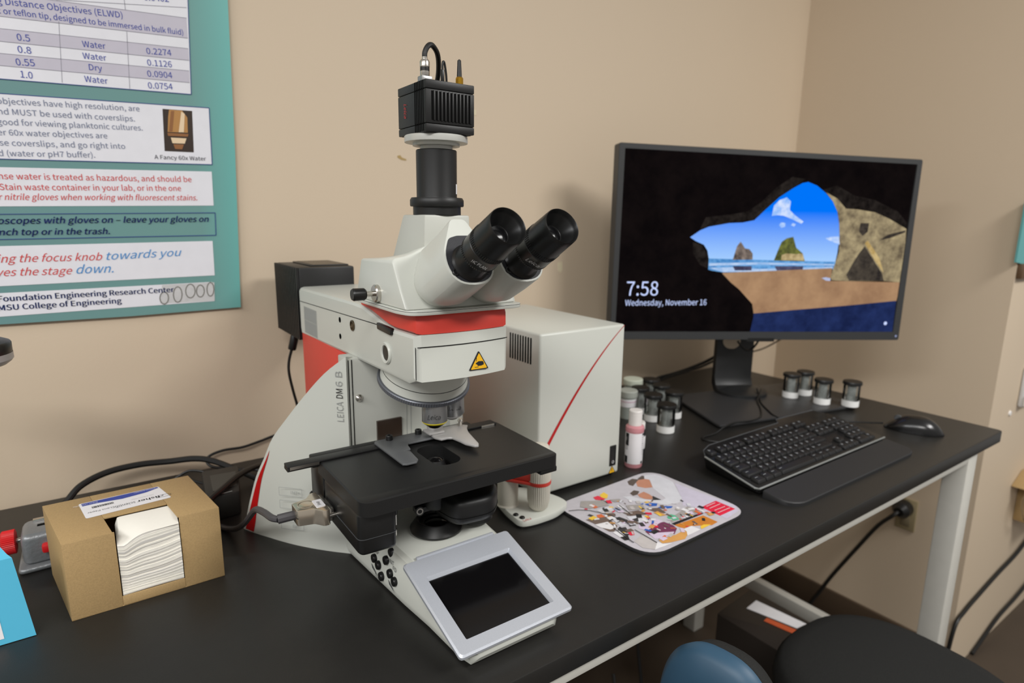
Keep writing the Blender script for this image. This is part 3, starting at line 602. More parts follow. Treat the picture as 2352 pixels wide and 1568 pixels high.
for k in range(30):
    z = .004+(.30-.004)*k/29; wdt = .040*(1-k/29)**.9
    A_.append(sailpt(z, .010)+nrm*.0015); B_.append(sailpt(z, .010+wdt)+nrm*.0015)
b.add(A_+B_, [(i, i+1, 30+i+1, 30+i) for i in range(29)], REDS); b.build('red_stripe', wl)
b = MB(O); e_up = Vector((0, 0, 1)); e_l = Vector((-.70, .714, 0))
def seam(s_, z): return Vector((-.167-.70*s_, 1.640+.714*s_, z))+nrm*.003
b.text('LEICA', seam(.013, .420), e_up, e_l, .020, GREYL, width=.060); b.text('DM', seam(.013, .490), e_up, e_l, .020, INK, width=.028, bold=.0); b.text('6 B', seam(.013, .525), e_up, e_l, .020, GREYL, width=.045)
b.build('model_lettering', wl); b = MB(O)
for z in (.170, .128, .06):
    for p, q in (((.16, z), (.235, z)), ((.16, z+.026), (.235, z+.026)), ((.16, z), (.16, z+.026)), ((.235, z), (.235, z+.026))):
        b.line(seam(p[0], p[1]), seam(q[0], q[1]), .0012, nrm, GREYL)
for z, t in ((.176, 'INT+'), (.134, 'INT-'), (.066, 'BF')): b.text(t, seam(.196, z), -e_l, e_up, .011, GREYL)
b.build('button_marks', wl)
for z in (.182, .135):
    b = MB(O); b.lathe([(0, 0), (.0155, 0), (.0155, .003), (.013, .006), (0, .007)], seam(.118, z), BLACK2, axis=nrm, n=24); b.build('intensity_button', mic)
# --- column between the wings
b = MB(O); b.box(-.163, .163, 1.648, 1.72, .10, .604, WHITE2, .004)
for x in (-.158, -.148): b.box(x-.0012, x+.0012, 1.6465, 1.65, .14, .60, DARK)
b.box(.02, .021, 1.647, 1.65, .14, .60, GREYL); b.box(.034, .035, 1.647, 1.65, .14, .60, GREYL)
col = b.build('column', mic)
b = MB(O); b.box(-.131, .131, 1.72, 2.19, .12, .596, RED, .004); b.build('rear_column', mic)
b = MB(O); b.box(-.079, .0, 1.640, 1.65, .343, .404, mat('brown_window_plate', (58, 46, 38), .3)); b.build('focus_slot', col)
b = MB(O); b.box(-.118, .105, 1.60, 1.65, .285, .340, WHITE, .006); b.build('stage_bracket', mic)
b = MB(O); b.lathe([(0, 0), (.011, 0), (.011, .004), (.006, .010), (0, .011)], (-.130, 1.648, .484), CHROME, axis=(0, -1, 0), n=20); b.build('column_screw', col)
# --- upper arm
def armsec(x, e):
    f = 1.246+.016*(x/.132)**2; k = e
    return [(x, f, .618+k), (x, f+.045, .604+k), (x, 1.72, .597+k), (x, 2.185, .584+k), (x, 2.192, .60+k), (x, 2.192, .752-k), (x, 2.18, .757-k), (x, 1.66, .7655-k), (x, 1.59, .764-k), (x, 1.53, .753-k), (x, 1.42, .732-k), (x, 1.38, .729-k), (x, f, .732-k)]
b = MB(O)
xs = [-.132, -.128, -.118, -.09, -.06, -.03, 0, .03, .06, .09, .118, .128, .132]
es = [.010, .003, 0]+[0]*7+[0, .003, .010]
rg = [armsec(x, e) for x, e in zip(xs, es)]
for r_, x in zip(rg, xs):
    if abs(x) > .12: 
        ins = (abs(x)-.12)*1.2
        for i in (0, 12): r_[i] = (r_[i][0], r_[i][1]+ins*.8, r_[i][2])
b.loft(rg, WHITE)
# engraved seams
for a, c in (((-.1325, 2.192, .706), (-.1325, 1.46, .726)),): b.line(a, c, .0022, (-1, 0, 0), DARK)
arm = b.build('arm', mic, ang=28)
b = MB(O)
def ff(x): return 1.246+.016*(x/.132)**2-.0012
xx = [-.128+i*.254/12 for i in range(13)]
for x0, x1 in zip(xx, xx[1:]): b.line((x0, ff(x0), .703-.001*abs(x0)), (x1, ff(x1), .703-.001*abs(x1)), .0022, (0, -1, 0), DARK)
b.line((-.1315, ff(-.131)+.002, .703), (-.1315, ff(-.131)+.002, .624), .0022, (-.8, -.6, 0), DARK)
b.build('front_cover_seam', arm)
b = MB(O)
for r0, z0, z1 in ((0, .648, .692), (1, .602, .645)):
    for i in range(18):
        y = 2.14-i*.0075; b.box(-.1330, -.131, y-.0022, y+.0022, z0, z1, GREYL)
b.box(-.1324, -.131, 2.003, 2.147, .600, .694, mat('vent_mesh_grey', (165, 167, 160), .6)); b.build('vent_grille', arm)
for y, z in ((1.776, .697), (1.778, .646)):
    b = MB(O); b.lathe([(0, 0), (.008, 0), (.0085, .001), (.006, .0012), (.0055, -.002), (0, -.002)], (-.132, y, z), DARK, axis=(-1, 0, 0), n=18); b.build('screw_hole', arm)
b = MB(O); b.lathe([(0, .0), (.0155, 0), (.0155, .004), (.012, .005), (.011, .001), (.005, .001), (.005, .003), (0, .003)], (-.132, 1.667, .696), mat('port_brass', (96, 84, 66), .35, metal=.8), axis=(-1, 0, 0), n=24); b.build('side_socket', arm)
b = MB(O); b.lathe([(0, .002), (.0195, .002), (.021, .006), (.026, .007), (.029, .003), (.029, -.001), (0, -.001)], (-.132, 1.428, .660), WHITE, axis=(-1, 0, 0), n=36)
b.lathe([(0, .0035), (.0195, .0035)], (-.132, 1.428, .660), BLACK2, axis=(-1, 0, 0), n=36); b.build('side_port', arm)
b = MB(O); b.prism([(1.476, .733), (1.388, .730), (1.386, .715), (1.392, .712), (1.474, .716)], 'x', -.139, -.128, BLACK2, .002); b.build('filter_slider', arm)
# warning triangle
ws = MB(O); yt = ff(.03)-.0008
ws.prism(rpoly([(.031, .681), (.003, .633), (.060, .633)], .004), 'y', yt-.0006, yt+.003, INK)
ws.poly([(x, yt-.0010, z) for x, z in rpoly([(.0313, .676), (.0075, .6355), (.0555, .6355)], .003)][::-1], YEL)
ws.poly([(x, yt-.0014, z) for x, z in [(.022, .651), (.030, .655), (.042, .654), (.045, .650), (.045, .645), (.038, .643), (.028, .643), (.026, .647), (.022, .6485)]], INK)
ws.line((.018, .0, .641), (.046, 0, .641), .0012, (0, -1, 0), INK) if False else None
for a, c in (((.019, .6405), (.030, .6405)), ((.024, .664), (.024, .6555))): ws.line((a[0], yt-.0014, a[1]), (c[0], yt-.0014, c[1]), .0013, (0, -1, 0), INK)
ws.build('warning_sticker', arm)
# --- red collar
b = MB(O)
def colsec(x, e):
    f = 1.250+.014*(x/.132)**2
    return [(x, f, .733+e), (x, 1.38, .730+e), (x, 1.42, .733+e), (x, 1.53, .754+e), (x, 1.60, .7655), (x, 1.60, .780), (x, f+.006, .780), (x, f+.001, .768-e)]
rg = [colsec(x, e) for x, e in zip([-.1305, -.126, -.115, -.08, -.04, 0, .04, .08, .115, .126, .1305], [.006, .002, 0, 0, 0, 0, 0, 0, 0, .002, .006])]
for r_ in (rg[0], rg[-1]):
    for i in (0, 6, 7): r_[i] = (r_[i][0], r_[i][1]+.012, r_[i][2])
for r_ in (rg[1], rg[-2]):
    for i in (0, 6, 7): r_[i] = (r_[i][0], r_[i][1]+.004, r_[i][2])
b.loft(rg, RED); b.build('red_collar', mic, ang=28)
# --- lamp housing with fins at the back
b = MB(O); b.box(-.128, .076, 2.20, 2.50, .56, .823, BLACK, .006)
for i in range(15):
    y = 2.205+i*.0205; b.box(-.137, -.126, y, y+.009, .562, .822, BLACK)
lh = b.build('lamp_housing', mic)
b = MB(O); b.box(-.075, .07, 2.24, 2.47, .823, .828, BLACK, .003); b.box(-.06, .06, 2.25, 2.46, .827, .829, mat('perforated_brown_grille', (104, 92, 76), .6, var=(300, .3))); b.build('top_vent', lh)
# --- nosepiece (tilted) with objectives
tl = math.radians(20); NC = Vector((.012, 1.507, .560)); AX = Vector((.02, math.sin(tl), -math.cos(tl))).normalized()
b = MB(O); b.lathe([(0, -.075), (.108, -.075), (.1235, -.003), (.1235, 0), (0, 0)], NC, WHITE, axis=AX, n=72)
b.lathe([(.1188, -.0245), (.1196, -.0225)], NC, DARK, axis=AX, n=72)
b.build('nosepiece', mic)
b = MB(O); R0 = []
prof = [(.116, .001), (.1285, .001), (.1300, .003), (.1300, .013), (.1275, .016), (.07, .020)]
U_ = AX.orthogonal().normalized(); W_ = AX.cross(U_); N_ = 240; rings = []
for r, t in prof:
    rings.append([NC+AX*t+(U_*math.cos(2*math.pi*i/N_)+W_*math.sin(2*math.pi*i/N_))*(r+(.0012 if i % 2 and .1290 < r else 0)) for i in range(N_)])
b.loft(rings, mat('knurled_grey_metal', (112, 115, 122), .4, metal=.6)); b.build('knurled_ring', mic, ang=20)
OBJM = mat('objective_barrel', (158, 158, 158), .33, metal=.75); YELR = mat('yellow_ring', (214, 196, 40), .4)
def objective(c, ax, r, ln, ring, logo):
    b = MB(O); c = Vector(c); ax = Vector(ax).normalized()
    b.lathe([(0, -.02), (r*.98, -.02), (r*.98, .012), (r*.97, .0125), (r*.97, .015), (r, .0155), (r, ln*.78), (r*.99, ln*.79), (0, ln*.79)], c, OBJM, axis=ax, n=48)
    ob = b.build('objective', mic)
    b = MB(O); b.lathe([(r*1.005, ln*.775), (r*1.01, ln*.785), (r*.93, ln*.83)], c, ring, axis=ax, n=48); b.build('colour_ring', ob)
    b = MB(O); b.lathe([(r*.93, ln*.83), (r*.52, ln*.965), (r*.48, ln*.985), (r*.40, ln), (r*.38, ln*.98), (0, ln*.975)], c, BLACK2, axis=ax, n=48); b.build('front_lens_mount', ob)
    b = MB(O)
    a0 = logo; e = Vector((math.cos(a0), math.sin(a0), 0)); tx = Vector((-e.y, e.x, 0))
    b.text('Leica', c+e*(r*1.02)+tx*(-.018)+ax*(ln*.62), tx, Vector((0, 0, 1)), .013, INK, shear=.3, width=.036); b.build('lettering', ob)
objective((.002, 1.428, .520), (0, 0, -1), .0350, .085, YELR, math.radians(-120))
objective((.078, 1.470, .522), (.13, .18, -1), .036, .094, mat('steel_ring', (190, 190, 190), .3, metal=.9), math.radians(-105))
# --- stage
b = MB(O)
outer = rpoly([(-.287, 1.235), (.284, 1.228), (.288, 1.555), (-.287, 1.560)], [.035, .022, .012, .012], 5)
sc_ = (.0, 1.405); hw, hl = .041, .076
slot = rrect(sc_[0]-hw, sc_[0]+hw, sc_[1]-hl, sc_[1]+hl, .0355, 8)
bmx = bmesh.new()
def ringv(pts, z): return [bmx.verts.new((p[0], p[1], z)) for p in pts]
ot, otb, os_ = ringv(outer, .357), None, None
from mathutils.geometry import tessellate_polygon
def plate(b, outer, hole, z0, z1, m, ch=.004):
    sh = [tuple(Vector(p)*1) for p in outer]
    cx = sum(p[0] for p in outer)/len(outer); cy_ = sum(p[1] for p in outer)/len(outer)
    inn = [(cx+(p[0]-cx)*(1-ch/.28), cy_+(p[1]-cy_)*(1-ch/.16)) for p in outer]
    V3 = [[Vector((p[0], p[1], 0)) for p in inn], [Vector((p[0], p[1], 0)) for p in hole][::-1]]
    tri = tessellate_polygon(V3); flat = inn+list(hole)[::-1]; n = len(inn); h = len(hole)
    V = [(p[0], p[1], z1) for p in flat]; F = []
    for t in tri:
        a, c_, d = (Vector(V[i]) for i in t)
        F.append(tuple(t) if (c_-a).cross(d-a).z > 0 else tuple(t)[::-1])
    k = len(V); V += [(p[0], p[1], z1-ch*.7) for p in outer]+[(p[0], p[1], z0) for p in outer]
    for i in range(n):
        j = (i+1) % n; F += [(i, k+i, k+j, j), (k+i, k+n+i, k+n+j, k+j)]
    q = len(V); V += [(p[0], p[1], z0) for p in list(hole)[::-1]]
    for i in range(h):
        j = (i+1) % h; F.append((n+i, n+j, q+j, q+i))
    V2 = [(p[0], p[1], z0) for p in outer]
    b.raw(V, F, m)
plate(b, outer, slot, .324, .362, BLACK)
bmx.free()
b.box(.225, .283, 1.233, 1.30, .308, .325, BLACK, .004)
b.box(-.20, .20, 1.29, 1.56, .296, .325, BLACK2, .006) if False else None
st = b.build('stage', mic)
b = MB(O); b.box(-.372, .272, 1.527, 1.562, .3625, .3685, BLACK, .002); b.box(-.30, .20, 1.5605, 1.588, .335, .3684, BLACK, .004); b.box(-.372, -.289, 1.529, 1.562, .352, .3626, BLACK, .002); b.box(.2885, .272, 1.529, 1.56, .354, .3626, BLACK) if False else None
b.box(-.366, -.29, 1.5262, 1.5292, .3575, .3655, CHROME); b.box(.215, .262, 1.5240, 1.5272, .3630, .3675, CHROME); b.build('guide_rail', st)
HOLD = mat('grey_holder_metal', (112, 114, 116), .4, metal=.5, bump=(1500, .05))
b = MB(O); hp = [(-.125, 1.556), (-.122, 1.372), (-.112, 1.366), (-.084, 1.366), (-.074, 1.378), (-.066, 1.443), (-.072, 1.452), (-.082, 1.453), (-.058, 1.458), (-.053, 1.485), (-.045, 1.500), (.04, 1.500), (.075, 1.495), (.10, 1.52), (.10, 1.568), (-.115, 1.568)]
b.prism(hp, 'z', .3690, .3745, HOLD, .0015); sh_ = b.build('slide_holder', st)
for x in (-.08, .012):
    b = MB(O); b.lathe([(0, .0), (.010, 0), (.010, .012), (.0085, .014), (.005, .014), (.005, .009), (0, .009)], (x, 1.553, .3746), BLACK2, n=20); b.build('socket_screw', sh_)
CLAMP = mat('light_grey_clamp_metal', (186, 184, 182), .38, metal=.35)
b = MB(O); cpz = [(.045, 1.545), (.14, 1.548), (.165, 1.525), (.150, 1.505), (.135, 1.47), (.125, 1.43), (.112, 1.375), (.104, 1.362), (.094, 1.365), (.080, 1.395), (.078, 1.42), (.072, 1.455), (.060, 1.462), (.040, 1.462), (.030, 1.485), (.032, 1.52)]
b.prism(cpz, 'z', .3750, .382, CLAMP, .002); b.box(.022, .072, 1.500, 1.545, .3822, .389, CLAMP, .002); cl = b.build('slide_clamp', st)
b = MB(O); b.lathe([(0, .0), (.023, 0), (.024, .004), (.024, .012), (.021, .016), (0, .017)], (.058, 1.535, .3892), CLAMP, n=36); b.build('thumb_screw', cl)
b = MB(O); b.lathe([(0, 0), (.006, 0), (.006, .012), (.0085, .016), (.006, .022), (0, .023)], (.142, 1.530, .3822), CHROME, n=20); b.build('clamp_pin', cl)
# stage drive motors under the left side
b = MB(O); b.prism(rpoly([(-.285, 1.262), (-.190, 1.258), (-.190, 1.52), (-.285, 1.52)], .018), 'z', .215, .3235, BLACK2, .010, 3); b.prism(rpoly([(-.2865, 1.261), (-.1885, 1.257), (-.1885, 1.521), (-.2865, 1.521)], .018), 'z', .2570, .2578, GREYM)
b.build('stage_drive', mic)
b = MB(O); b.box(-.286, -.15, 1.522, 1.63, .235, .339, BLACK2, .008); b.lathe([(0, 0), (.045, 0), (.047, .004), (.047, .06), (0, .06)], (-.236, 1.572, .188), BLACK2, n=32); b.build('drive_motor', mic)
b = MB(O); b.box(-.17, .20, 1.50, 1.62, .262, .323, BLACK2, .008); b.build('stage_carrier', mic)
b = MB(O); b.lathe([(0, 0), (.007, 0), (.009, .004), (.009, .018), (.006, .019), (.006, .03), (.010, .032), (.010, .06), (0, .06)], (-.166, 1.34, .20), CHROME, n=16); b.lathe([(0, 0), (.011, 0), (.012, .06), (0, .062)], (-.166, 1.34, .2605), BLACK2, n=16); b.build('centring_screw', mic)
# condenser
b = MB(O); b.lathe([(0, 0), (.052, 0), (.056, .008), (.056, .055), (.040, .075), (.030, .105), (.022, .128), (0, .128)], (0, 1.42, .215), BLACK, n=48)
b.box(-.05, .06, 1.44, 1.52, .215, .262, BLACK2, .006); cdn = b.build('condenser', mic)
b = MB(O); b.lathe([(0, .1281), (.0205, .1281), (.010, .134), (0, .135)], (0, 1.42, .215), GLASSD, n=32); b.build('condenser_lens', cdn)
b = MB(O)
tp = rpoly([(-.005, 1.30), (.105, 1.285), (.165, 1.35), (.170, 1.47), (.0, 1.50), (-.02, 1.40)], .035, 5)
b.prism(tp, 'z', .188, .260, BLACK, .018, 4); b.prism([(.0735+(p[0]-.0735)*1.012, 1.39+(p[1]-1.39)*1.012) for p in tp], 'z', .2105, .2115, DARK)
b.lathe([(0, 0), (.050, 0), (.052, .003), (.052, .06), (0, .06)], (.116, 1.405, .142), BLACK, n=48); ct = b.build('condenser_turret', mic)
b = MB(O); b.lathe([(0, -.02), (.013, -.02), (.013, .003), (.010, .004), (0, .004)], (-.070, 1.385, .222), BLACK2, axis=(-.2, -1, 0), n=20); b.lathe([(.006, .0042), (.0095, .0042)], (-.070, 1.385, .222), CHROME, axis=(-.2, -1, 0), n=20); b.box(-.075, .0, 1.390, 1.42, .210, .226, BLACK2, .003); b.build('aperture_lever', mic)
# --- viewing head
b = MB(O)
pl_ = rpoly([(-.162, 1.30), (-.150, 1.250), (-.115, 1.238), (.135, 1.236), (.162, 1.246), (.162, 1.50), (.10, 1.60), (-.10, 1.60), (-.162, 1.555)], .018, 3)
b.prism(pl_, 'z', .7805, .792, WHITE, .002); b.prism([(p[0]*1.0006, 1.40+(p[1]-1.40)*1.0006) for p in pl_], 'z', .7885, .7895, DARK)
top = [(-.160, .90), (-.150, .908), (-.125, .912), (-.10, .920), (-.075, .932), (-.05, .940), (-.02, .942), (.02, .942), (.05, .940), (.075, .932), (.10, .920), (.125, .912), (.150, .908), (.160, .90)]
def hsec(t):   # 0 front .. 1 rear
    return None
front = [(x, 1.320+.02*max(0, 1-abs(x)/.16), z) for x, z in top]; rear = [(x, 1.515, .897) for x, z in top]
low_f = [(x*.97, 1.262-.012*(1-abs(x)/.16), .792) for x, z in top]; low_r = [(x, 1.560-.0*abs(x), .792) for x, z in top]
mid_f = [(x*.98 if abs(x) > .15 else x, 1.288-.004*(1-abs(x)/.16), .835) for x, z in top]
n = len(top); V = low_f+mid_f+front+rear+low_r; F = []
for k in range(4):
    for i in range(n-1): F.append((k*n+i, k*n+i+1, (k+1)*n+i+1, (k+1)*n+i))
F.append(tuple([0, n, 2*n, 3*n, 4*n])); F.append(tuple([n-1, 5*n-1, 4*n-1, 3*n-1, 2*n-1])); F.append(tuple(list(range(n))[::-1]+list(range(4*n, 5*n))))
b.raw(V, F, WHITE, .006, 2, 38)
head = b.build('viewing_head', mic, ang=35)
b = MB(O)
b.loft([[(-.066, 1.340, .900), (.066, 1.340, .900), (.0665, 1.535, .885), (-.0665, 1.535, .885)], [(-.063, 1.340, 1.0085), (.063, 1.340, 1.0085), (.063, 1.463, 1.0085), (-.063, 1.463, 1.0085)]], WHITE2, bevel=.005)
b.build('phototube_housing', head)
b = MB(O); kx = -.1605
b.lathe([(0, -.004), (.022, -.004), (.022, .006), (.019, .009), (0, .009)], (kx, 1.412, .817), CHROME, axis=(-1, 0, 0), n=32); b.lathe([(0, 0), (.0065, 0), (.0065, .025), (0, .025)], (kx-.008, 1.412, .817), CHROME, axis=(-1, 0, 0), n=20)
kn = b.build('beam_slider', head)
b = MB(O); b.lathe([(0, .022), (.012, .022), (.015, .026), (.0155, .052), (.013, .056), (0, .056)], (kx-.008, 1.412, .817), BLACK2, axis=(-1, 0, 0), n=28); b.build('slider_knob', kn)
# --- binocular tubes and eyepieces (the tubes rise towards the user)
ta = math.radians(29.5); D_ = Vector((0, -math.cos(ta), math.sin(ta))); Uv = Vector((0, math.sin(ta), math.cos(ta)))
for sx in (-1, 1):
    cx = .0675*sx; C0 = Vector((cx, 1.123, .906))
    def fp(x, u, t): return tuple(Vector((cx+x, 0, 0))+Vector((0, 1.123, .906))+Uv*u+D_*t)
    inn = 1 if sx < 0 else -1     # +x side faces the middle for the left tube
    out = rpoly([(-.018, .108), (-.060, .022), (-.057, -.022), (-.030, -.050), (.032, -.050), (.060, -.022), (.060, .022), (.018, .108)], [.010, .03, .03, .03, .03, .03, .03, .010], 4)
    plate_ = rpoly([(-.014, .066), (-.036, .060), (-.055, .022), (-.052, -.020), (-.028, -.045), (.029, -.045), (.055, -.020), (.055, .022), (.036, .060), (.014, .066)], [.004, .008, .025, .025, .025, .025, .025, .025, .008, .004], 4)
    b = MB(O)
    EYEG = bpy.data.materials.get('dark_eye_lens') or mat('dark_eye_lens', (9, 9, 11), .16, spec=.3)
    def ringp(s_, t, du=0): return [fp(p[0]*s_, p[1]*s_+du, t) for p in out]
    b.loft([ringp(.55, -.200, .050), ringp(.80, -.185, .030), ringp(.95, -.155, .012), ringp(1.0, -.12, .003), ringp(1.0, -.06), ringp(1.0, -.006), ringp(.985, 0), ringp(.93, .0008)], WHITE, ang=25)
    tb_ = b.build('binocular_tube', mic, ang=30)
    b = MB(O); b.add([fp(p[0], p[1], .0016) for p in plate_], [list(range(len(plate_)))], mat('speckled_black_plate', (36, 37, 42), .5, var=(1800, .5), bump=(1500, .3)) if sx < 0 else bpy.data.materials['speckled_black_plate'])
    for a_ in (210, 330) if sx < 0 else (210,):
        x, u = .044*math.cos(math.radians(a_)), .044*math.sin(math.radians(a_))
        b.lathe([(0, -.001), (.008, -.001), (.008, .003), (.006, .004), (.004, .002), (0, .002)], fp(x-.003, u+.002, .0016), BLACK2, axis=D_, n=18)
    b.build('tube_plate', tb_)
    b = MB(O); N_ = 180
    pf = [(0, 0), (.043, 0), (.044, .004), (.0415, .008), (.0385, .012), (.0375, .045), (.0395, .047), (.0430, .049), (.0432, .0555), (.0437, .056), (.0437, .085), (.0442, .086), (.0442, .0875), (.0432, .0885), (.0425, .120), (.0415, .152), (.0408, .165), (.0398, .167), (.0385, .1655), (.0375, .158), (.0345, .1535), (.0335, .152), (.020, .128), (.018, .1275), (0, .1275)]
    b.lathe(pf, C0, BLACK2, axis=D_, n=72)
    for i in range(60):
        a_ = 2*math.pi*i/60; v = Vector((1, 0, 0))*math.cos(a_)+Uv*math.sin(a_); w_ = Vector((1, 0, 0))*-math.sin(a_)+Uv*math.cos(a_)
        for (r, t0, t1, wd) in ((.0432, .0495, .0552, .0012), (.0430, .0905, .102, .0010)):
            c_ = C0+v*r; b.add([c_+D_*t0-w_*wd, c_+D_*t0+w_*wd, c_+D_*t1+w_*wd, c_+D_*t1-w_*wd, c_+v*.0012+D_*t0, c_+v*.0012+D_*t1], [(0, 1, 4), (1, 2, 5, 4), (2, 3, 5), (3, 0, 4, 5)], BLACK2)
    ep = b.build('eyepiece', mic, ang=40)
    b = MB(O); b.lathe([(0, .1325), (.010, .1315), (.0195, .1285)], C0, EYEG, axis=D_, n=40)
    b.lathe([(.0200, .129), (.0212, .130), (.0222, .1315)], C0, BLACK, axis=D_, n=40); b.build('eye_lens', ep)
    b = MB(O)
    a_ = math.radians(235); v = Vector((1, 0, 0))*math.cos(a_)+Uv*math.sin(a_); w_ = Vector((1, 0, 0))*-math.sin(a_)+Uv*math.cos(a_)
    b.text('Leica' if sx > 0 else 'HC PLAN', C0+v*.0444+D_*.066-w_*.017, w_, D_, .010, WINK, shear=.25 if sx > 0 else 0, width=.034); b.build('lettering', ep)
b = MB(O); b.loft([[(-.02, 1.20, .955), (.02, 1.20, .955), (.02, 1.20, .87), (-.02, 1.20, .87)], [(-.03, 1.35, .90), (.03, 1.35, .90), (.03, 1.35, .80), (-.03, 1.35, .80)]], WHITE, bevel=.006); b.build('hinge_block', head)
# --- photo tube, camera mount and camera
b = MB(O); b.lathe([(0, 0), (.060, 0), (.060, .020), (.066, .0205), (.0675, .023), (.0675, .036), (.064, .042), (.051, .042), (.0505, .044), (.0505, .155), (.049, .157), (0, .157)], (0, 1.395, 1.0085), BLACK, n=64)
pt = b.build('photo_tube', mic)
b = MB(O); A_ = [math.radians(-50+16*i/6) for i in range(7)]; b.add([(.0509*math.cos(a), 1.395+.0509*math.sin(a), z) for z in (1.060, 1.084) for a in A_], [(i, i+1, i+8, i+7) for i in range(6)], PAPERW); b.build('size_label', pt)
b = MB(O); b.lathe([(0, 0), (.040, 0), (.040, .0085), (.058, .009), (.058, .015), (.0775, .0165), (.078, .018), (.078, .030), (.076, .032), (0, .032)], (0, 1.395, 1.1656), mat('pale_aluminium', (200, 200, 194), .4, metal=.3), n=64); b.build('camera_mount', mic)
b = MB(O)
cx0, cx1, cy0, cy1 = -.0645, .066, 1.322, 1.473
b.box(-.060, .060, 1.330, 1.462, 1.1977, 1.203, BLACK2)
for z0, z1 in ((1.199, 1.2165), (1.2172, 1.2925), (1.2932, 1.313)): b.box(cx0, cx1, cy0, cy1, z0, z1, BLACK, .0022)
for i in range(6):
    y = 1.334+i*.0085; b.box(cx0-.0012, cx0+.002, y, y+.0016, 1.2, 1.312, DARK)
for i in range(11):
    x = -.050+i*.0098; b.box(x, x+.0044, cy0-.0012, cy0+.002, 1.2245, 1.2885, DARK, .0006)
    b.box(x+.0046, x+.0094, cy0-.0035, cy0+.001, 1.2235, 1.2895, BLACK, .001)
cmr = b.build('digital_camera', mic)
b = MB(O); b.text('Leica', (cx0-.0014, 1.436, 1.272), (0, 0, -1), (0, -1, 0), .014, REDI, shear=.3, width=.034); b.build('red_lettering', cmr)
b = MB(O); cx_, cy_ = -.040, 1.372
b.box(cx_-.014, cx_+.014, cy_-.012, cy_+.012, 1.3131, 1.3285, STEEL, .002); b.lathe([(0, .0155), (.0105, .0155), (.0115, .018), (.0115, .026), (.0105, .027), (.0105, .035), (.0118, .036), (.0118, .047), (.009, .052), (.0065, .053), (.0065, .058), (0, .058)], (cx_, cy_, 1.3131), CHROME, n=28)
b.lathe([(.0112, .0275), (.0112, .0345)], (cx_, cy_, 1.3131), BLACK2, n=28); b.build('camera_plug', cmr)
b = MB(O); b.tube([(cx_, cy_, 1.368), (cx_+.001, cy_, 1.382), (cx_+.010, cy_+.001, 1.397), (cx_+.024, cy_+.006, 1.401), (cx_+.046, cy_+.022, 1.388), (cx_+.066, cy_+.055, 1.362), (cx_+.080, cy_+.095, 1.325), (cx_+.084, cy_+.118, 1.28), (cx_+.085, cy_+.125, 1.20), (cx_+.095, cy_+.14, 1.08), (cx_+.10, cy_+.18, .96), (cx_+.11, cy_+.26, .87), (cx_+.12, cy_+.40, .80), (cx_+.13, cy_+.70, .772)], .0062, CABLE); b.build('camera_cable', cmr)
b = MB(O); b.box(.002, .010, 1.366, 1.374, 1.3131, 1.350, BLACK2, .002); b.tube([(.006, 1.370, 1.348), (.0065, 1.370, 1.362), (.009, 1.371, 1.368), (.013, 1.372, 1.364), (.018, 1.374, 1.340), (.020, 1.375, 1.3131)], .0027, CABLE); b.build('loop_connector', cmr)
b = MB(O); b.lathe([(0, 0), (.0085, 0), (.0095, 0), (.0095, .018), (.007, .021), (0, .021)], (.042, 1.352, 1.3131), mat('gold_plating', (206, 158, 52), .25, metal=1), n=8); b.lathe([(0, .021), (.0062, .021), (.0045, .058), (.002, .0605), (0, .061)], (.042, 1.352, 1.3131), CABLE, n=16); b.build('antenna_connector', cmr)
# ---------------------------------------------------------------- serial cable plugged into the stage drive
NICK = mat('nickel_shell', (214, 202, 184), .22, metal=.9)
sc = thing('serial_cable', (XM-.34, 1.47, .23), 'grey serial cable with nickel connector shell plugged into microscope stage', 'cable')
b = MB(O); b.prism(rpoly([(-.375, 1.450), (-.335, 1.440), (-.318, 1.415), (-.302, 1.415), (-.302, 1.535), (-.318, 1.535), (-.335, 1.510), (-.375, 1.500)], .006), 'z', .237, .279, NICK, .002)
b.box(-.303, -.289, 1.425, 1.525, .241, .275, CHROME, .003); b.box(-.3752, -.335, 1.4495, 1.5005, .2575, .2585, DARK)
for y in (1.423, 1.527): b.lathe([(0, 0), (.006, 0), (.006, .02), (0, .02)], (-.305, y, .258), CHROME, axis=(1, 0, 0), n=12)
b.lathe([(.018, 0), (.020, .0008), (.0215, 0)], (-.345, 1.475, .279), NICK, n=28); b.build('connector_shell', sc)
b = MB(O); b.prism(rrect(-.328, -.305, 1.440, 1.485, .003), 'z', .279, .2805, PAPERW); b.text('Snip', (-.314, 1.45, .281), (0, 1, 0), (-1, 0, 0), .008, INK); b.build('port_label', sc)
b = MB(O); b.tube([(-.372, 1.475, .258), (-.390, 1.476, .258), (-.414, 1.481, .2555)], .0125, CABLEG)
b.tube([(-.412, 1.479, .2555), (-.424, 1.50, .254), (-.431, 1.56, .246), (-.436, 1.63, .225), (-.437, 1.72, .165), (-.437, 1.81, .105), (-.442, 1.91, .045), (-.458, 1.99, .013), (-.485, 2.035, .010), (-.53, 2.045, .010), (-.62, 2.05, .010)], .0088, CABLEG); b.build('cord', sc)
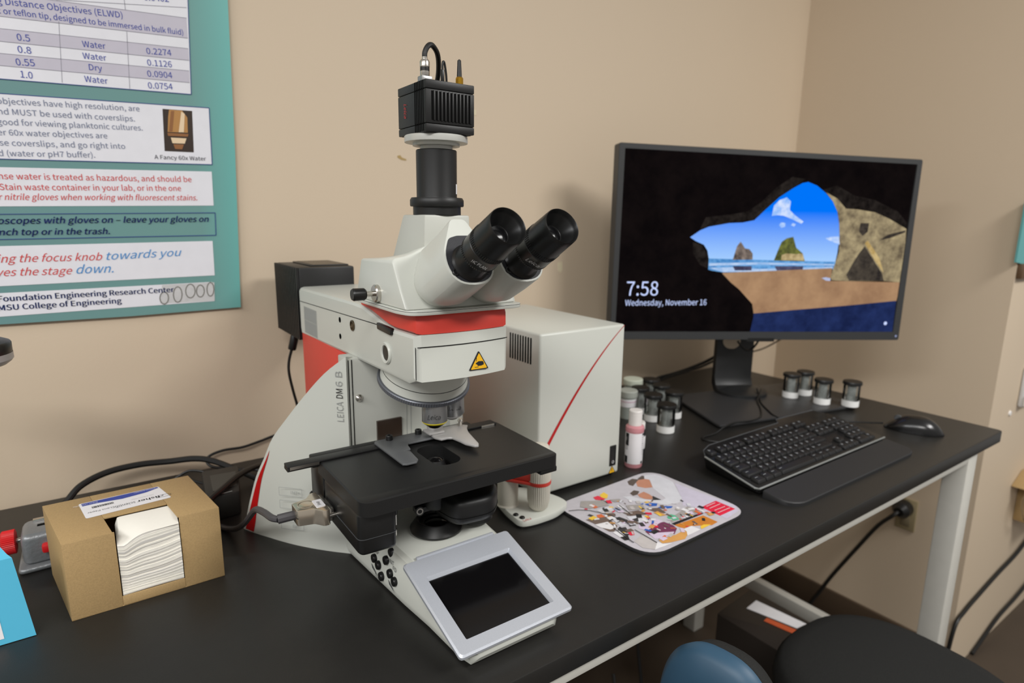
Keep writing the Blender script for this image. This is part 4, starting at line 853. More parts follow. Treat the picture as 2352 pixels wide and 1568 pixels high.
# ---------------------------------------------------------------- electronics control unit
cu_ = thing('control_unit', (1.456, 1.94, 0), 'tall cream electronics box with curved red stripe behind the stage', 'electronics box')
b = MB(); b.box(1.252, 1.662, 1.62, 2.262, .012, .614, WHITE, .010, 3); b.box(1.27, 1.645, 1.64, 2.25, 0, .012, BLACK2); bd = b.build('body', cu_)
b = MB(); pts = []
for i in range(26):
    t = i/25; x = 1.255+(1.656-1.255)*t; z = .138+(.610-.138)*(1.345*t-.345*t*t)
    pts.append((x, z, .0095*(1-t)+.0018))
for (x0, z0, w0), (x1, z1, w1) in zip(pts, pts[1:]): b.poly([(x0+w0*.5, 1.6188, z0-w0*.4), (x1+w1*.5, 1.6188, z1-w1*.4), (x1-w1*.5, 1.6188, z1+w1*.4), (x0-w0*.5, 1.6188, z0+w0*.4)], REDS)
b.build('red_stripe', bd)
b = MB()
for i in range(9):
    y = 1.672+i*.0158; b.prism(rrect(y-.0036, y+.0036, .497, .593, .003), 'x', 1.2505, 1.258, DARK)
b.build('vent_slots', bd)
b = MB(); b.box(1.609, 1.642, 1.6165, 1.622, .048, .132, BLACK2, .002); b.box(1.615, 1.636, 1.6145, 1.6175, .082, .118, BLACK, .003); b.lathe([(.004, 0), (.006, 0)], (1.6255, 1.6160, .064), WINK, axis=(0, -1, 0), n=16); b.build('power_switch', cu_)
b = MB(); b.poly([(1.607, 1.6188, .018), (1.641, 1.6188, .018), (1.624, 1.6188, .046)], YEL)
for a, c in (((1.607, .018), (1.641, .018)), ((1.641, .018), (1.624, .046)), ((1.624, .046), (1.607, .018))): b.line((a[0], 1.6186, a[1]), (c[0], 1.6186, c[1]), .0022, (0, -1, 0), INK)
b.line((1.624, 1.6185, .024), (1.624, 1.6185, .037), .003, (0, -1, 0), INK); b.build('warning_sticker', bd)
# ---------------------------------------------------------------- stage control handset
js = thing('stage_control', (1.17, 1.57, 0), 'cream hand control with red arm and ribbed knob beside the microscope', 'controller')
b = MB(); bp = rpoly([(1.072, 1.476), (1.125, 1.462), (1.215, 1.462), (1.300, 1.495), (1.298, 1.560), (1.245, 1.68), (1.15, 1.73), (1.105, 1.68), (1.080, 1.57)], .03, 4)
b.prism(bp, 'z', .008, .032, WHITE, .005); b.prism([(1.17+(p[0]-1.17)*.985, 1.58+(p[1]-1.58)*.985) for p in bp], 'z', 0, .009, BLACK2); jb = b.build('base_plate', js)
RIB = mat('ribbed_cream_plastic', (205, 200, 187), .45)
def ribbed(b, c, prof, m, n=72, amp=.0012):
    rings = []
    for r, t in prof: rings.append([Vector(c)+Vector((math.cos(2*math.pi*i/n), math.sin(2*math.pi*i/n), 0))*(r-(amp if i % 2 and r > .02 else 0))+Vector((0, 0, t)) for i in range(n)])
    b.loft(rings, m)
b = MB(); b.lathe([(0, 0), (.040, 0), (.036, .006), (.036, .145), (.033, .152), (0, .152)], (1.113, 1.605, .032), RIB, n=40); b.build('pillar', js)
KC = (1.178, 1.515)
b = MB(); ribbed(b, KC+(0,), [(.010, .031), (.024, .034), (.033, .044), (.0385, .070), (.0405, .128)], RIB); ribbed(b, KC+(0,), [(.0405, .140), (.040, .20), (.037, .24), (.030, .262), (.010, .268)], RIB); b.build('ribbed_knob', js)
b = MB(); b.lathe([(0, 0), (.0412, 0), (.0418, .002), (.0418, .011), (0, .012)], KC+(.128,), RED, n=48)
d = Vector((KC[0]-1.105, KC[1]-1.605, 0)).normalized(); nn = Vector((-d.y, d.x, 0)); a0, a1 = Vector((1.113, 1.605, 0))-d*.03, Vector((KC[0], KC[1], 0))
b.prism([tuple((p+q*s_).xy) for p, q, s_ in ((a0, nn, .034), (a0, nn, -.034), (a1, nn, -.0385), (a1, nn, .0385))], 'z', .1285, .1395, RED, .003)
b.prism([tuple((p+q*s_).xy) for p, q, s_ in ((a0, nn, .030), (a0, nn, -.030), (a1-d*.01, nn, -.034), (a1-d*.01, nn, .034))], 'z', .1395, .175, RED, .006); b.build('red_arm', js)
for x, y in ((1.088, 1.520), (1.094, 1.492)):
    b = MB(); b.lathe([(0, 0), (.009, 0), (.009, .003), (.007, .005), (0, .0055)], (x, y, .032), BLACK2, n=20); b.build('push_button', js)
b = MB(); b.text('Leica', (1.084, 1.468, .0325), (1, 0, 0), (0, 1, 0), .012, REDI, shear=.3, width=.032); b.build('red_lettering', jb)
b = MB(); b.tube([(1.09, 1.66, .03), (1.06, 1.70, .045), (1.03, 1.74, .07), (1.005, 1.79, .085), (.99, 1.9, .07), (1.02, 2.05, .02), (1.10, 2.25, .012)], .0075, mat('light_grey_cable', (150, 152, 158), .5)); b.build('cord', js)
# ---------------------------------------------------------------- carton of lens paper
CARD = mat('brown_cardboard', (166, 138, 94), .75, bump=(700, .1), var=(700, .22))
cb = thing('cardboard_box', (.03, 1.87, 0), 'brown cardboard dispenser box with shipping label and cut-out front', 'box')
H_ = .210; FL, FR_, BR, BL = Vector((-.124, 1.728, 0)), Vector((.229, 1.733, 0)), Vector((.188, 2.014, 0)), Vector((-.172, 2.006, 0))
def cbp(u, v): return FL*(1-u)*(1-v)+FR_*u*(1-v)+BL*(1-u)*v+BR*u*v
TH = .012
def panel(b, u0, u1, v0, v1, z0, z1, bev=.0015):
    b.loft([[tuple(cbp(u, v))[:2]+(z,) for u, v in ((u0, v0), (u1, v0), (u1, v1), (u0, v1))] for z in (z0, z1)], CARD, bevel=bev)
b = MB(); tv = TH/.28; tu = TH/.35
panel(b, 0, .310, 0, tv*.4, 0, H_); panel(b, .722, 1, 0, tv*.4, 0, H_); panel(b, .310, .722, 0, tv*.4, 0, .028)
panel(b, 0, tu*.5, tv*.4, 1, 0, H_-.004); panel(b, 1-tu*.5, 1, tv*.4, 1, 0, H_-.004); panel(b, tu*.5, 1-tu*.5, 1-tv*.4, 1, 0, H_-.004); panel(b, 0, 1, 0, 1, 0, .004)
panel(b, 0, .300, tv*.4, 1, H_-.005, H_); panel(b, .715, 1, tv*.4, 1, H_-.005, H_); panel(b, .300, .715, .372, 1, H_-.005, H_)
b.build('carton', cb)
b = MB(); zl = H_+.0006
lab = [(-.090, 1.962), (-.073, 1.852), (.128, 1.871), (.104, 1.972)]
b.poly([(x, y, zl) for x, y in rpoly(lab, .006, 3)][::-1], PAPERW)
def lb(u, v): p = (Vector(lab[1])*(1-u)+Vector(lab[2])*u)*(1-v)+(Vector(lab[0])*(1-u)+Vector(lab[3])*u)*v; return (p.x, p.y, zl+.0005)
BLU = mat('label_blue', (40, 62, 150), .5)
b.poly([lb(.03, .80), lb(.20, .80), lb(.5, .70), lb(.8, .76), lb(.99, .90), lb(.975, .97), lb(.03, .965)], BLU)
exr, eyr = Vector((-1, -.07, 0)).normalized(), Vector((.12, -1, 0)).normalized()
def up_(p, dz=.0003): return (p[0], p[1], p[2]+dz)
b.text('fisher', lb(.905, .33), exr, eyr, .014, INK, width=.056, bold=.02); b.text('scientific', lb(.60, .33), exr, eyr, .014, GREYM, width=.055); b.text('part of Thermo Fisher', lb(.85, .50), exr, eyr, .004, GREYL)
b.text('Lens Paper', lb(.32, .33), exr, eyr, .008, GREYM); b.text('Thermo Scientific', up_(lb(.95, .93)), exr, eyr, .005, PAPERW); b.text('fisher scientific', up_(lb(.22, .90)), exr, eyr, .006, PAPERW)
rr = random.Random(3); u = .12
while u < .38:
    wd = rr.choice((.004, .007, .011)); b.poly([lb(u, .52), lb(u+wd, .52), lb(u+wd, .64), lb(u, .64)], INK); u += wd+rr.choice((.004, .007))
for i in range(24):
    a_, c_ = 2*math.pi*i/24, 2*math.pi*(i+1)/24; p = lb(.945, .25)
    b.line((p[0]+.018*math.cos(a_), p[1]+.008*math.sin(a_), p[2]), (p[0]+.018*math.cos(c_), p[1]+.008*math.sin(c_), p[2]), .0012, (0, 0, 1), INK)
b.text('F', lb(.955, .34), exr, eyr, .010, INK, shear=.3); b.build('shipping_label', cb)
# the paper in it
LP = mat('white_lens_paper', (232, 228, 218), .8, var=(200, .02)); LPD = mat('paper_edge_grey', (217, 213, 206), .85)
b = MB(); rr = random.Random(5); x0, x1 = -.0125, .1285; nl = 44; nx = 20
def wave(t, k):    # height along the front, sheets sag towards the left in the upper half
    f = k/nl; H = .171-.006*math.exp(-((t-.10)/.08)**2)+.017/(1+math.exp(-(t-.27)*16))+.004*t
    return .029+f*(H-.029)-.013*math.sin(math.pi*f)*math.sin(math.pi*(t*.85+.1))
for k in range(nl):
    jit = rr.uniform(-.0022, .0014); rings = []; m = LP if rr.random() < .72 else LPD
    for i in range(nx+1):
        t = i/nx; x = x0+(x1-x0)*t; yf = 1.7315+jit+.004*math.sin(t*2.5+k*.1)
        z0 = wave(t, k); z1 = wave(t, k+1)-.0004*(rr.random() < .3)
        rings.append([(x, yf, z0), (x, yf-.0003, z1), (x, 1.85, z1+.004), (x, 1.85, z0+.004)])
    b.loft(rings, m)
top_ = []; ny = 10
for i in range(nx+1):
    t = i/nx; x = x0+(x1-x0)*t; row = []
    for j in range(ny+1):
        v = j/ny; zf = wave(t, nl)+.001; zb = .2045-.02*math.exp(-(t/.03)**2)
        z = zf+(zb-zf)*(1-(1-v)**1.7); row.append((x, 1.7275+.104*v, min(z, .2048)))
    top_.append(row)
V = [p for r_ in top_ for p in r_]; F = [(i*(ny+1)+j, (i+1)*(ny+1)+j, (i+1)*(ny+1)+j+1, i*(ny+1)+j+1) for i in range(nx) for j in range(ny)]
b.add(V, F, LP); sp = b.build('lens_paper_stack', ang=50); tag(sp, 'stack of white lens paper sheets bulging from the cardboard box', 'paper'); sp['kind'] = 'stuff'
# ---------------------------------------------------------------- grey cast device with red knobs
gd = thing('bench_device', (-.14, 2.15, 0), 'grey cast metal device with red ribbed knob half behind the cardboard box', 'lab device')
CAST = mat('grey_hammered_enamel', (128, 130, 132), .38, metal=.35, bump=(220, .25)); REDP = mat('red_knob_plastic', (200, 24, 28), .45)
b = MB(); b.prism(rpoly([(-.250, 2.045), (-.02, 2.055), (-.02, 2.20), (-.250, 2.20)], .02), 'z', 0, .016, CAST, .007, 3)
b.prism(rpoly([(-.238, 2.062), (-.03, 2.070), (-.03, 2.185), (-.238, 2.185)], .025), 'z', .014, .106, CAST, .016, 4); b.build('cast_housing', gd)
b = MB(); b.box(-.212, -.05, 2.158, 2.175, .1055, .111, CHROME, .002); b.box(-.20, -.06, 2.120, 2.135, .1050, .1065, DARK); b.build('top_guide', gd)
b = MB(); b.lathe([(0, 0), (.007, 0), (.007, .03), (0, .03)], (-.236, 2.12, .076), CHROME, axis=(-1, 0, 0), n=14); b.build('spindle', gd)
b = MB(); rings = []
for r, t in ((.030, 0), (.0345, .002), (.0345, .030), (.031, .033)): rings.append([(-.250-t, 2.12+math.cos(2*math.pi*i/80)*(r-(.0015 if i % 2 else 0)), .076+math.sin(2*math.pi*i/80)*(r-(.0015 if i % 2 else 0))) for i in range(80)])
b.loft(rings, REDP); b.build('red_knob', gd)
b = MB(); b.box(-.190, -.150, 2.042, 2.066, .052, .078, REDP, .006); b.build('red_lever', gd)
# ---------------------------------------------------------------- folded blue card at the left edge
BC = mat('sky_blue_card', (82, 178, 210), .5, var=(60, .02))
bc = thing('blue_box', (-.36, 1.80, 0), 'sky blue card box with white label at the left edge of the table', 'box')
b = MB(); b.raw([(-.194, 1.714, .002), (-.55, 1.714, .002), (-.55, 1.738, .203), (-.2185, 1.738, .203), (-.2215, 1.775, .150), (-.55, 1.775, .150), (-.55, 1.86, .002), (-.235, 1.86, .002)],
      [(0, 1, 2, 3), (3, 2, 5, 4), (4, 5, 6, 7), (0, 3, 4, 7), (1, 6, 5, 2), (0, 7, 6, 1)], BC); b.raw([(-.2185, 1.738, .203), (-.55, 1.738, .203), (-.55, 1.782, .250), (-.246, 1.782, .226), (-.228, 1.752, .2085), (-.2185, 1.741, .2045), (-.55, 1.742, .204)], [(0, 1, 2, 3, 4), ], BC); b.build('folded_card', bc)
b = MB(); fz = lambda x, z: (x, 1.7132+.024*(z-.002)/.201, z)
b.poly([fz(-.2525, .016), fz(-.2575, .078), fz(-.45, .085), fz(-.45, .016)], PAPERW); b.build('white_label', bc)
# ---------------------------------------------------------------- desk lamp whose head shows at the left edge
dl = thing('desk_lamp', (-.36, 2.30, 0), 'black rimmed lamp head with frosted underside at the far left edge', 'lamp')
FROST = mat('frosted_lamp_glass', (150, 148, 146), .35)
LC = (-.281, 2.0, .628)
b = MB(); b.lathe([(0, .055), (.085, .055), (.096, .050), (.0985, .046), (.0985, .022), (0, .022)], LC, BLACK2, n=56); b.build('lamp_rim', dl)
b = MB(); b.lathe([(.099, .022), (.0995, .006), (.095, 0), (.085, -.008), (.055, -.018), (0, -.022)], LC, FROST, n=56); b.build('frosted_glass', dl)
b = MB(); b.tube([(-.36, 2.0, .665), (-.45, 2.08, .70), (-.55, 2.2, .55), (-.50, 2.3, .25), (-.45, 2.32, .02)], .012, BLACK2); b.build('lamp_arm', dl)
b = MB(); b.lathe([(0, 0), (.10, 0), (.10, .015), (.09, .022), (0, .024)], (-.45, 2.32, 0), BLACK2, n=40); b.build('lamp_base', dl)
# ---------------------------------------------------------------- adapter and cables behind the carton
ad = thing('power_adapter', (.35, 2.2, 0), 'black power adapter block on the table between carton and microscope', 'power adapter')
ADM = mat('dull_black_plastic', (36, 36, 34), .5); 
b = MB(); b.prism([(.240, 2.085), (.345, 2.095), (.385, 2.33), (.262, 2.34)], 'z', 0, .088, ADM, .008); b.build('adapter_block', ad)
b = MB(); b.prism([(.268, 2.13), (.345, 2.14), (.365, 2.27), (.280, 2.275)], 'z', .0884, .0896, mat('rating_plate_grey', (62, 62, 58), .5)); b.line((.268, 2.094, .0892), (.322, 2.100, .0892), .006, (0, 0, 1), GREYL); b.build('rating_plate', ad)
def cable(nm, pts, r, m, label, cat='cable', group=None):
    b = MB(); b.tube(pts, r, m); return tag(b.build(nm, loc=pts[0]), label, cat, group)
cable('power_cable', [(-.20, 2.42, .012), (-.15, 2.44, .03), (-.10, 2.48, .068), (-.02, 2.52, .085), (.08, 2.53, .088), (.18, 2.52, .082), (.26, 2.49, .085), (.32, 2.45, .075), (.40, 2.38, .04), (.46, 2.32, .014), (.52, 2.30, .012)], .0115, CABLE, 'thick black cable arching along the wall behind the cardboard box')
cable('power_cable', [(.21, 2.03, .04), (.24, 2.05, .09), (.29, 2.10, .1015), (.36, 2.19, .102), (.43, 2.28, .085), (.50, 2.38, .05), (.60, 2.45, .012)], .0105, CABLE, 'thick black cable lying diagonally over the power adapter')
cable('signal_cable', [(.66, 2.57, .10), (.59, 2.59, .085), (.52, 2.59, .070), (.45, 2.585, .060), (.38, 2.585, .062), (.330, 2.585, .052), (.312, 2.58, .035), (.322, 2.56, .016), (.36, 2.52, .012), (.42, 2.47, .012), (.50, 2.40, .012)], .0055, CABLE, 'thin black cable looping up the wall left of the microscope')
cable('signal_cable', [(.18, 2.50, .012), (.24, 2.49, .04), (.30, 2.45, .03), (.33, 2.41, .012), (.28, 2.40, .012), (.22, 2.45, .03), (.20, 2.53, .012)], .005, CABLE, 'small tangled loop of black cable behind the power adapter')
lc = thing('lamp_cable', (XM-.09, 2.40, .56), 'black cable with ferrite sleeve hanging below the finned lamp housing', 'cable')
b = MB(); b.tube([(.648, 2.42, .562), (.646, 2.425, .545), (.637, 2.43, .50), (.622, 2.44, .44), (.618, 2.44, .39), (.628, 2.44, .32), (.644, 2.44, .24), (.66, 2.44, .15), (.68, 2.45, .012)], .0055, CABLE); b.build('cord', lc)
b = MB(); b.lathe([(0, 0), (.014, 0), (.016, .004), (.016, .056), (.014, .06), (0, .06)], (.6465, 2.426, .540), BLACK2, axis=(-.24, .08, -1), n=20); b.build('ferrite_sleeve', lc)
# ---------------------------------------------------------------- pink paint bottles
PINK = mat('pink_liquid_plastic', (204, 140, 146), .3); CAPW = mat('white_cap_plastic', (228, 224, 220), .4)
def bottle(x, y, label, rot):
    t = thing('dropper_bottle', (x, y, 0), label, 'bottle')
    b = MB((x, y, 0)); b.lathe([(0, 0), (.034, 0), (.0365, .004), (.0365, .150), (.0375, .152), (.0385, .160), (.0375, .172), (.032, .178), (.020, .182), (0, .182)], (0, 0, 0), PINK, n=40); b.build('bottle_body', t)
    b = MB((x, y, 0)); b.lathe([(0, .180), (.0275, .180), (.0275, .226), (.0268, .2265), (.0268, .228), (.0275, .2285), (.0275, .239), (.025, .242), (0, .242)], (0, 0, 0), CAPW, n=40); b.build('screw_cap', t)
    b = MB((x, y, 0)); b.lathe([(.0368, .018), (.0370, .019), (.0370, .149), (.0368, .150)], (0, 0, 0), PAPERW, n=48)
    def patch(a0, a1, z0, z1, m, r=.0374):
        n = 6; A = [math.radians(a0+(a1-a0)*i/n) for i in range(n+1)]
        b.add([(r*math.cos(a), r*math.sin(a), z) for z in (z0, z1) for a in A], [(i, i+1, n+2+i, n+1+i) for i in range(n)], m)
    patch(rot-75, rot-45, .095, .148, INK); patch(rot-80, rot-50, .02, .05, INK); patch(rot+48, rot+75, .140, .149, INK); patch(rot+42, rot+60, .02, .03, INK)
    for i in range(9): patch(rot+50, rot+50+4+5*((i*7) % 3)/2, .058+i*.009, .062+i*.009, GREYM)
    for i in range(3): patch(rot-72, rot-50, .078+i*.006, .080+i*.006, GREYM)
    for i in range(14): patch(rot-67+i*.0, rot-60, .108+i*.0024, .109+i*.0024, WINK, .0377) if 3 < i < 10 else None
    b.build('bottle_label', t); return t
bottle(1.782, 1.655, 'pink liquid bottle with white label in front of the smaller bottle', 232)
t = thing('small_bottle', (1.862, 1.710, 0), 'small white capped bottle mostly hidden behind the pink bottle', 'bottle')
b = MB((1.862, 1.710, 0)); b.lathe([(0, 0), (.029, 0), (.031, .003), (.031, .120), (.029, .128), (.026, .131), (0, .131)], (0, 0, 0), INK, n=36); b.build('bottle_body', t)
b = MB((1.862, 1.710, 0)); b.lathe([(0, .131), (.028, .131), (.0285, .134), (.0285, .158), (.026, .162), (0, .163)], (0, 0, 0), CAPW, n=36); b.build('screw_cap', t)
b = MB((1.862, 1.710, 0)); b.lathe([(.0312, .045), (.0318, .046), (.0318, .101), (.0312, .102)], (0, 0, 0), PAPERW, n=36); b.build('bottle_label', t)
# ---------------------------------------------------------------- sample jars
JG = bpy.data.materials.new('clear_jar_glass'); JG.use_nodes = True; _g = JG.node_tree; _g.nodes.clear()
_o = _g.nodes.new('ShaderNodeOutputMaterial'); _mx = _g.nodes.new('ShaderNodeMixShader'); _tr = _g.nodes.new('ShaderNodeBsdfTransparent'); _gl = _g.nodes.new('ShaderNodeBsdfGlossy'); _lw = _g.nodes.new('ShaderNodeFresnel'); _lw.inputs[0].default_value = 1.35
_gl.inputs['Roughness'].default_value = .06; _tr.inputs[0].default_value = (.985, .99, .985, 1)
_nz = _g.nodes.new('ShaderNodeTexNoise'); _nz.inputs['Scale'].default_value = 40; _ad = _g.nodes.new('ShaderNodeMath'); _ad.operation = 'MULTIPLY_ADD'; _ad.inputs[1].default_value = .06; _g.links.new(_nz.outputs[0], _ad.inputs[0]); _g.links.new(_lw.outputs[0], _ad.inputs[2])
_g.links.new(_ad.outputs[0], _mx.inputs[0]); _g.links.new(_tr.outputs[0], _mx.inputs[1]); _g.links.new(_gl.outputs[0], _mx.inputs[2]); _g.links.new(_mx.outputs[0], _o.inputs[0])
STONE = mat('white_plaster', (238, 238, 236), .7); FOIL = mat('jar_insert_grey', (186, 190, 188), .3, metal=.35, var=(160, .45))
proto = thing('specimen_jar', (0, 0, 0), 'x', 'jar')
b = MB(); b.lathe([(.0415, .033), (.042, .034), (.042, .121), (.0395, .121), (.0395, .034)], (0, 0, 0), JG, n=40); b.build('glass_wall', proto)
b = MB(); b.lathe([(0, 0), (.041, 0), (.0428, .002), (.0428, .033), (.039, .0365), (0, .037)], (0, 0, 0), STONE, n=36); b.build('plaster_base', proto)
b = MB(); b.lathe([(.0, .0372), (.024, .0372), (.024, .045), (.0225, .046), (.0225, .106), (.024, .107), (.024, .114), (0, .114)], (0, 0, 0), FOIL, n=28); b.build('inner_insert', proto)
b = MB(); b.lathe([(0, .121), (.044, .1205), (.0485, .123), (.0485, .133), (.046, .139), (.020, .140), (0, .1395)], (0, 0, 0), BLACK2, n=40); b.build('jar_lid', proto)
JL = [(2.219, 1.864), (2.294, 2.018), (2.334, 2.144), (2.423, 1.992), (2.470, 2.120), (2.512, 2.232)]
JN = ['nearest black lidded jar of the cluster beside the pink bottles', 'second black lidded jar, just behind the nearest of the left cluster', 'black lidded jar next to the pale screw topped cup', 'black lidded jar at the right of the left cluster, next to the monitor stand', 'black lidded jar in the middle of the back of the left cluster', 'rearmost black lidded jar of the left cluster, near the cables']
JR = [(3.231, 1.827), (3.347, 1.813), (3.262, 1.660), (3.351, 1.550)]
JRN = ['leftmost jar of the four on the monitor stand', 'jar tucked behind the leftmost jar on the monitor stand', 'third jar from the left on the monitor stand, with bright insert', 'jar standing alone at the right corner of the monitor stand']
for i, ((x, y), l) in enumerate(list(zip(JL, JN))+list(zip(JR, JRN))):
    z = 0 if i < 6 else .0205
    o = proto if i == 0 else dup(proto, (x, y, z), l, rot=.7*i)
    o.location = wpos((x, y, z)); o['label'] = l; o['group'] = 'jars left of the monitor' if i < 6 else 'jars on the monitor stand'
PLID = mat('pale_green_lid', (196, 202, 186), .5); CUP = mat('translucent_grey_cup', (150, 156, 150), .4)
t = thing('screw_top_jar', (2.40, 2.262, 0), 'pale round lidded jar at the back next to the electronics box', 'jar')
b = MB((2.40, 2.262, 0)); b.lathe([(0, 0), (.045, 0), (.046, .12), (0, .12)], (0, 0, 0), CUP, n=36); b.build('jar_body', t)
b = MB((2.40, 2.262, 0)); b.lathe([(0, .1201), (.053, .1201), (.0535, .123), (.0535, .146), (.050, .150), (.020, .151), (0, .150)], (0, 0, 0), PLID, n=40); b.build('jar_lid', t)
t = thing('specimen_cup', (2.222, 2.122, 0), 'pale grey specimen cup with paper band half behind the electronics box', 'cup')
b = MB((2.222, 2.122, 0)); b.lathe([(0, 0), (.040, 0), (.042, .112), (0, .112)], (0, 0, 0), CUP, n=36); b.build('cup_body', t)
b = MB((2.222, 2.122, 0)); b.lathe([(.0415, .062), (.0428, .063), (.0432, .103), (.042, .104)], (0, 0, 0), PAPERW, n=36); b.lathe([(.0431, .088), (.0436, .0885), (.0436, .094), (.0431, .0945)], (0, 0, 0), mat('pink_band', (205, 178, 190), .6), n=36); b.build('paper_band', t)
b = MB((2.222, 2.122, 0)); b.lathe([(0, .1121), (.047, .1121), (.0475, .115), (.0475, .142), (.044, .146), (0, .147)], (0, 0, 0), mat('grey_green_lid', (168, 172, 164), .5), n=40); b.build('cup_lid', t)
# ---------------------------------------------------------------- monitor
MA = math.radians(-27); MX = Vector((math.cos(MA), math.sin(MA), 0)); MN = Vector((math.sin(MA), -math.cos(MA), 0)); MP = Vector((2.95, 1.85, 0))
def mp(s, z, t=0): return MP+MX*s+MN*t+Vector((0, 0, z))          # t towards the viewer
MBEZ = mat('dark_grey_bezel', (48, 49, 50), .5)
mo = thing('monitor', (2.95, 1.85, 0), 'large dark framed computer monitor showing a sea cave lock screen', 'monitor')
def q(pts, t): return [tuple(mp(p[0], p[1], t)) for p in pts]
def scale(pts, k):
    cx = sum(p[0] for p in pts)/4; cz = sum(p[1] for p in pts)/4; return [(cx+(p[0]-cx)*k, cz+(p[1]-cz)*k) for p in pts]
def rq(pts, r): return rpoly([tuple(p) for p in pts], r, 3)
MO = rq(MON_OUT, .012); MI = rq(MON_IN, .004)
b = MB(); b.loft([q(MO, -.075), q(MO, 0), q(rq(scale(MON_OUT, .997), .012), .003), q(rq(scale(MON_IN, 1.002), .004), .003), q(MI, -.004)], MBEZ, ang=25)
b.add(q(rq(scale(MON_OUT, .8), .03), -.11), [list(range(len(MO)))], BLACK2) if False else None
fr_ = b.build('monitor_frame', mo)
b = MB(); b.loft([q(rq(scale(MON_OUT, .97), .03), -.076), q(rq(scale(MON_OUT, .6), .03), -.13)], BLACK2); b.build('back_shell', mo)
b = MB(); b.add(q(MON_IN, -.0035), [(3, 2, 1, 0)], GLASSD)
GL = {'sky': glow('screen_sky', (176, 216, 255), 1.0, (0, 116, 250), (.76*S, 1.06*S)), 'sea': glow('screen_sea', (60, 125, 190), 1, (120, 180, 235), noise=60), 'foam': glow('screen_foam', (205, 225, 255), .9, (150, 190, 240), noise=60),
 'stack': glow('screen_rock_grey', (70, 62, 60), 1, (150, 135, 125), noise=70), 'stackg': glow('screen_rock_green', (66, 70, 44), 1, (120, 125, 62), noise=70), 'stackl': glow('screen_rock_pale', (150, 130, 90), 1, (205, 185, 140), noise=70), 'stackref': glow('screen_reflection', (52, 48, 70), 1, (90, 90, 120), noise=70),
 'sand': glow('screen_sand', (176, 140, 106), 1, (150, 116, 88), noise=14), 'navy': glow('screen_shaded_sand', (24, 34, 70), 1, (36, 50, 96), noise=25), 'cave': glow('screen_cave', (12, 9, 10), 1, (20, 15, 15), noise=20),
 'rock': glow('screen_cave_wall', (104, 92, 74), 1, (178, 162, 126), noise=34), 'rockd': glow('screen_rock_dark', (44, 40, 38), 1, (84, 76, 66), noise=40), 'rocks': glow('screen_rock_crack', (40, 36, 34), 1, (80, 72, 64), noise=60), 'rockl': glow('screen_rock_light', (170, 140, 80), 1, (205, 182, 130), noise=50),
 'rim': glow('screen_cave_rim', (14, 11, 11), 1, (44, 39, 36), noise=45), 'cloud': glow('screen_cloud', (215, 228, 255), 1, (130, 180, 250), noise=55), 'pool': glow('screen_pool', (190, 200, 235), 1), 'text': glow('screen_text', (200, 214, 255), 1.1, (200, 214, 255))}
b.add(q(MON_IN, -.0030), [(3, 2, 1, 0)], GL['cave'])
for i, (k, pts) in enumerate(RIMS+SCREEN): b.add([tuple(mp(p[0], p[1], -.0027+.00008*i)) for p in pts], [list(range(len(pts)))[::-1]], GL[k])
for s_, a, e, c_ in SCREEN_TEXT:
    b.text(s_, mp(a[0], a[1], -.0007), MX, (0, 0, 1), c_[1]-a[1], GL['text'], width=e[0]-a[0])
p = mp(SCREEN_ICON[0], SCREEN_ICON[1], -.0007); b.add([p+MX*(.010*math.cos(t))+Vector((0, 0, .010*math.sin(t))) for t in [2*math.pi*i/12 for i in range(12)]], [list(range(12))], GL['text'])
b.build('screen', mo)
b = MB(); 
for i in range(5): b.box(-.001, .001, -.001, .001, 0, .001, DARK) if False else None
b.loft([q([(-.10, .372), (.06, .369), (.06, .388), (-.09, .391)], .0032), q([(-.10, .372), (.06, .369), (.06, .388), (-.09, .391)], .0036)], BLACK2)
b.build('brand_strip', fr_)
b = MB(); p = mp(.785, .389, .0035); b.add([p+MX*(.006*math.cos(t))+Vector((0, 0, .006*math.sin(t))) for t in [2*math.pi*i/12 for i in range(12)]], [list(range(12))], glow('power_led', (170, 180, 220), .8)); b.build('power_light', fr_)
# stand
SN = mat('dark_stand_plastic', (30, 31, 32), .42)
b = MB(); pb = rpoly([(2.465, 1.735), (3.405, 1.528), (3.53, 2.02), (2.68, 2.22)], .02, 3); b.prism(pb, 'z', .006, .020, mat('stand_plate_plastic', (46, 46, 47), .45), .004); b.prism([(3.0+(p[0]-3.0)*.97, 1.88+(p[1]-1.88)*.97) for p in pb], 'z', 0, .006, BLACK2); b.build('stand_base', mo)
NB = -.26
def nk(s, t, z): return tuple(mp(s, z, t))
b = MB()
hole = rpoly([(-.085, .335), (.02, .335), (.028, .30), (-.005, .270), (-.055, .272), (-.085, .30)], .018, 3)
prof = [(NB-.02, .70), (NB-.02, .10), (NB, .055), (NB+.05, .030), (NB+.10, .0202), (NB-.03, .0202), (NB-.06, .06), (NB-.06, .70)]
V = [nk(-.118, t, z) for t, z in prof]+[nk(.112, t, z) for t, z in prof]; n = len(prof)
b.raw(V, [list(range(n)), list(range(n, 2*n))[::-1]]+[(i, i+n, (i+1) % n+n, (i+1) % n) for i in range(n)], SN, .004)
b.build('stand_neck', mo)
b = MB(); b.add([nk(p[0], NB-.0192, p[1]-.0) for p in hole], [list(range(len(hole)))[::-1]], WALL); b.build('cable_hole', mo)
b = MB(); b.lathe([(0, .0202), (.145, .0202), (.145, .036), (.135, .042), (.10, .044), (.07, .052), (0, .054)], (3.075, 2.045, 0), SN, n=56); b.build('swivel_disc', mo)
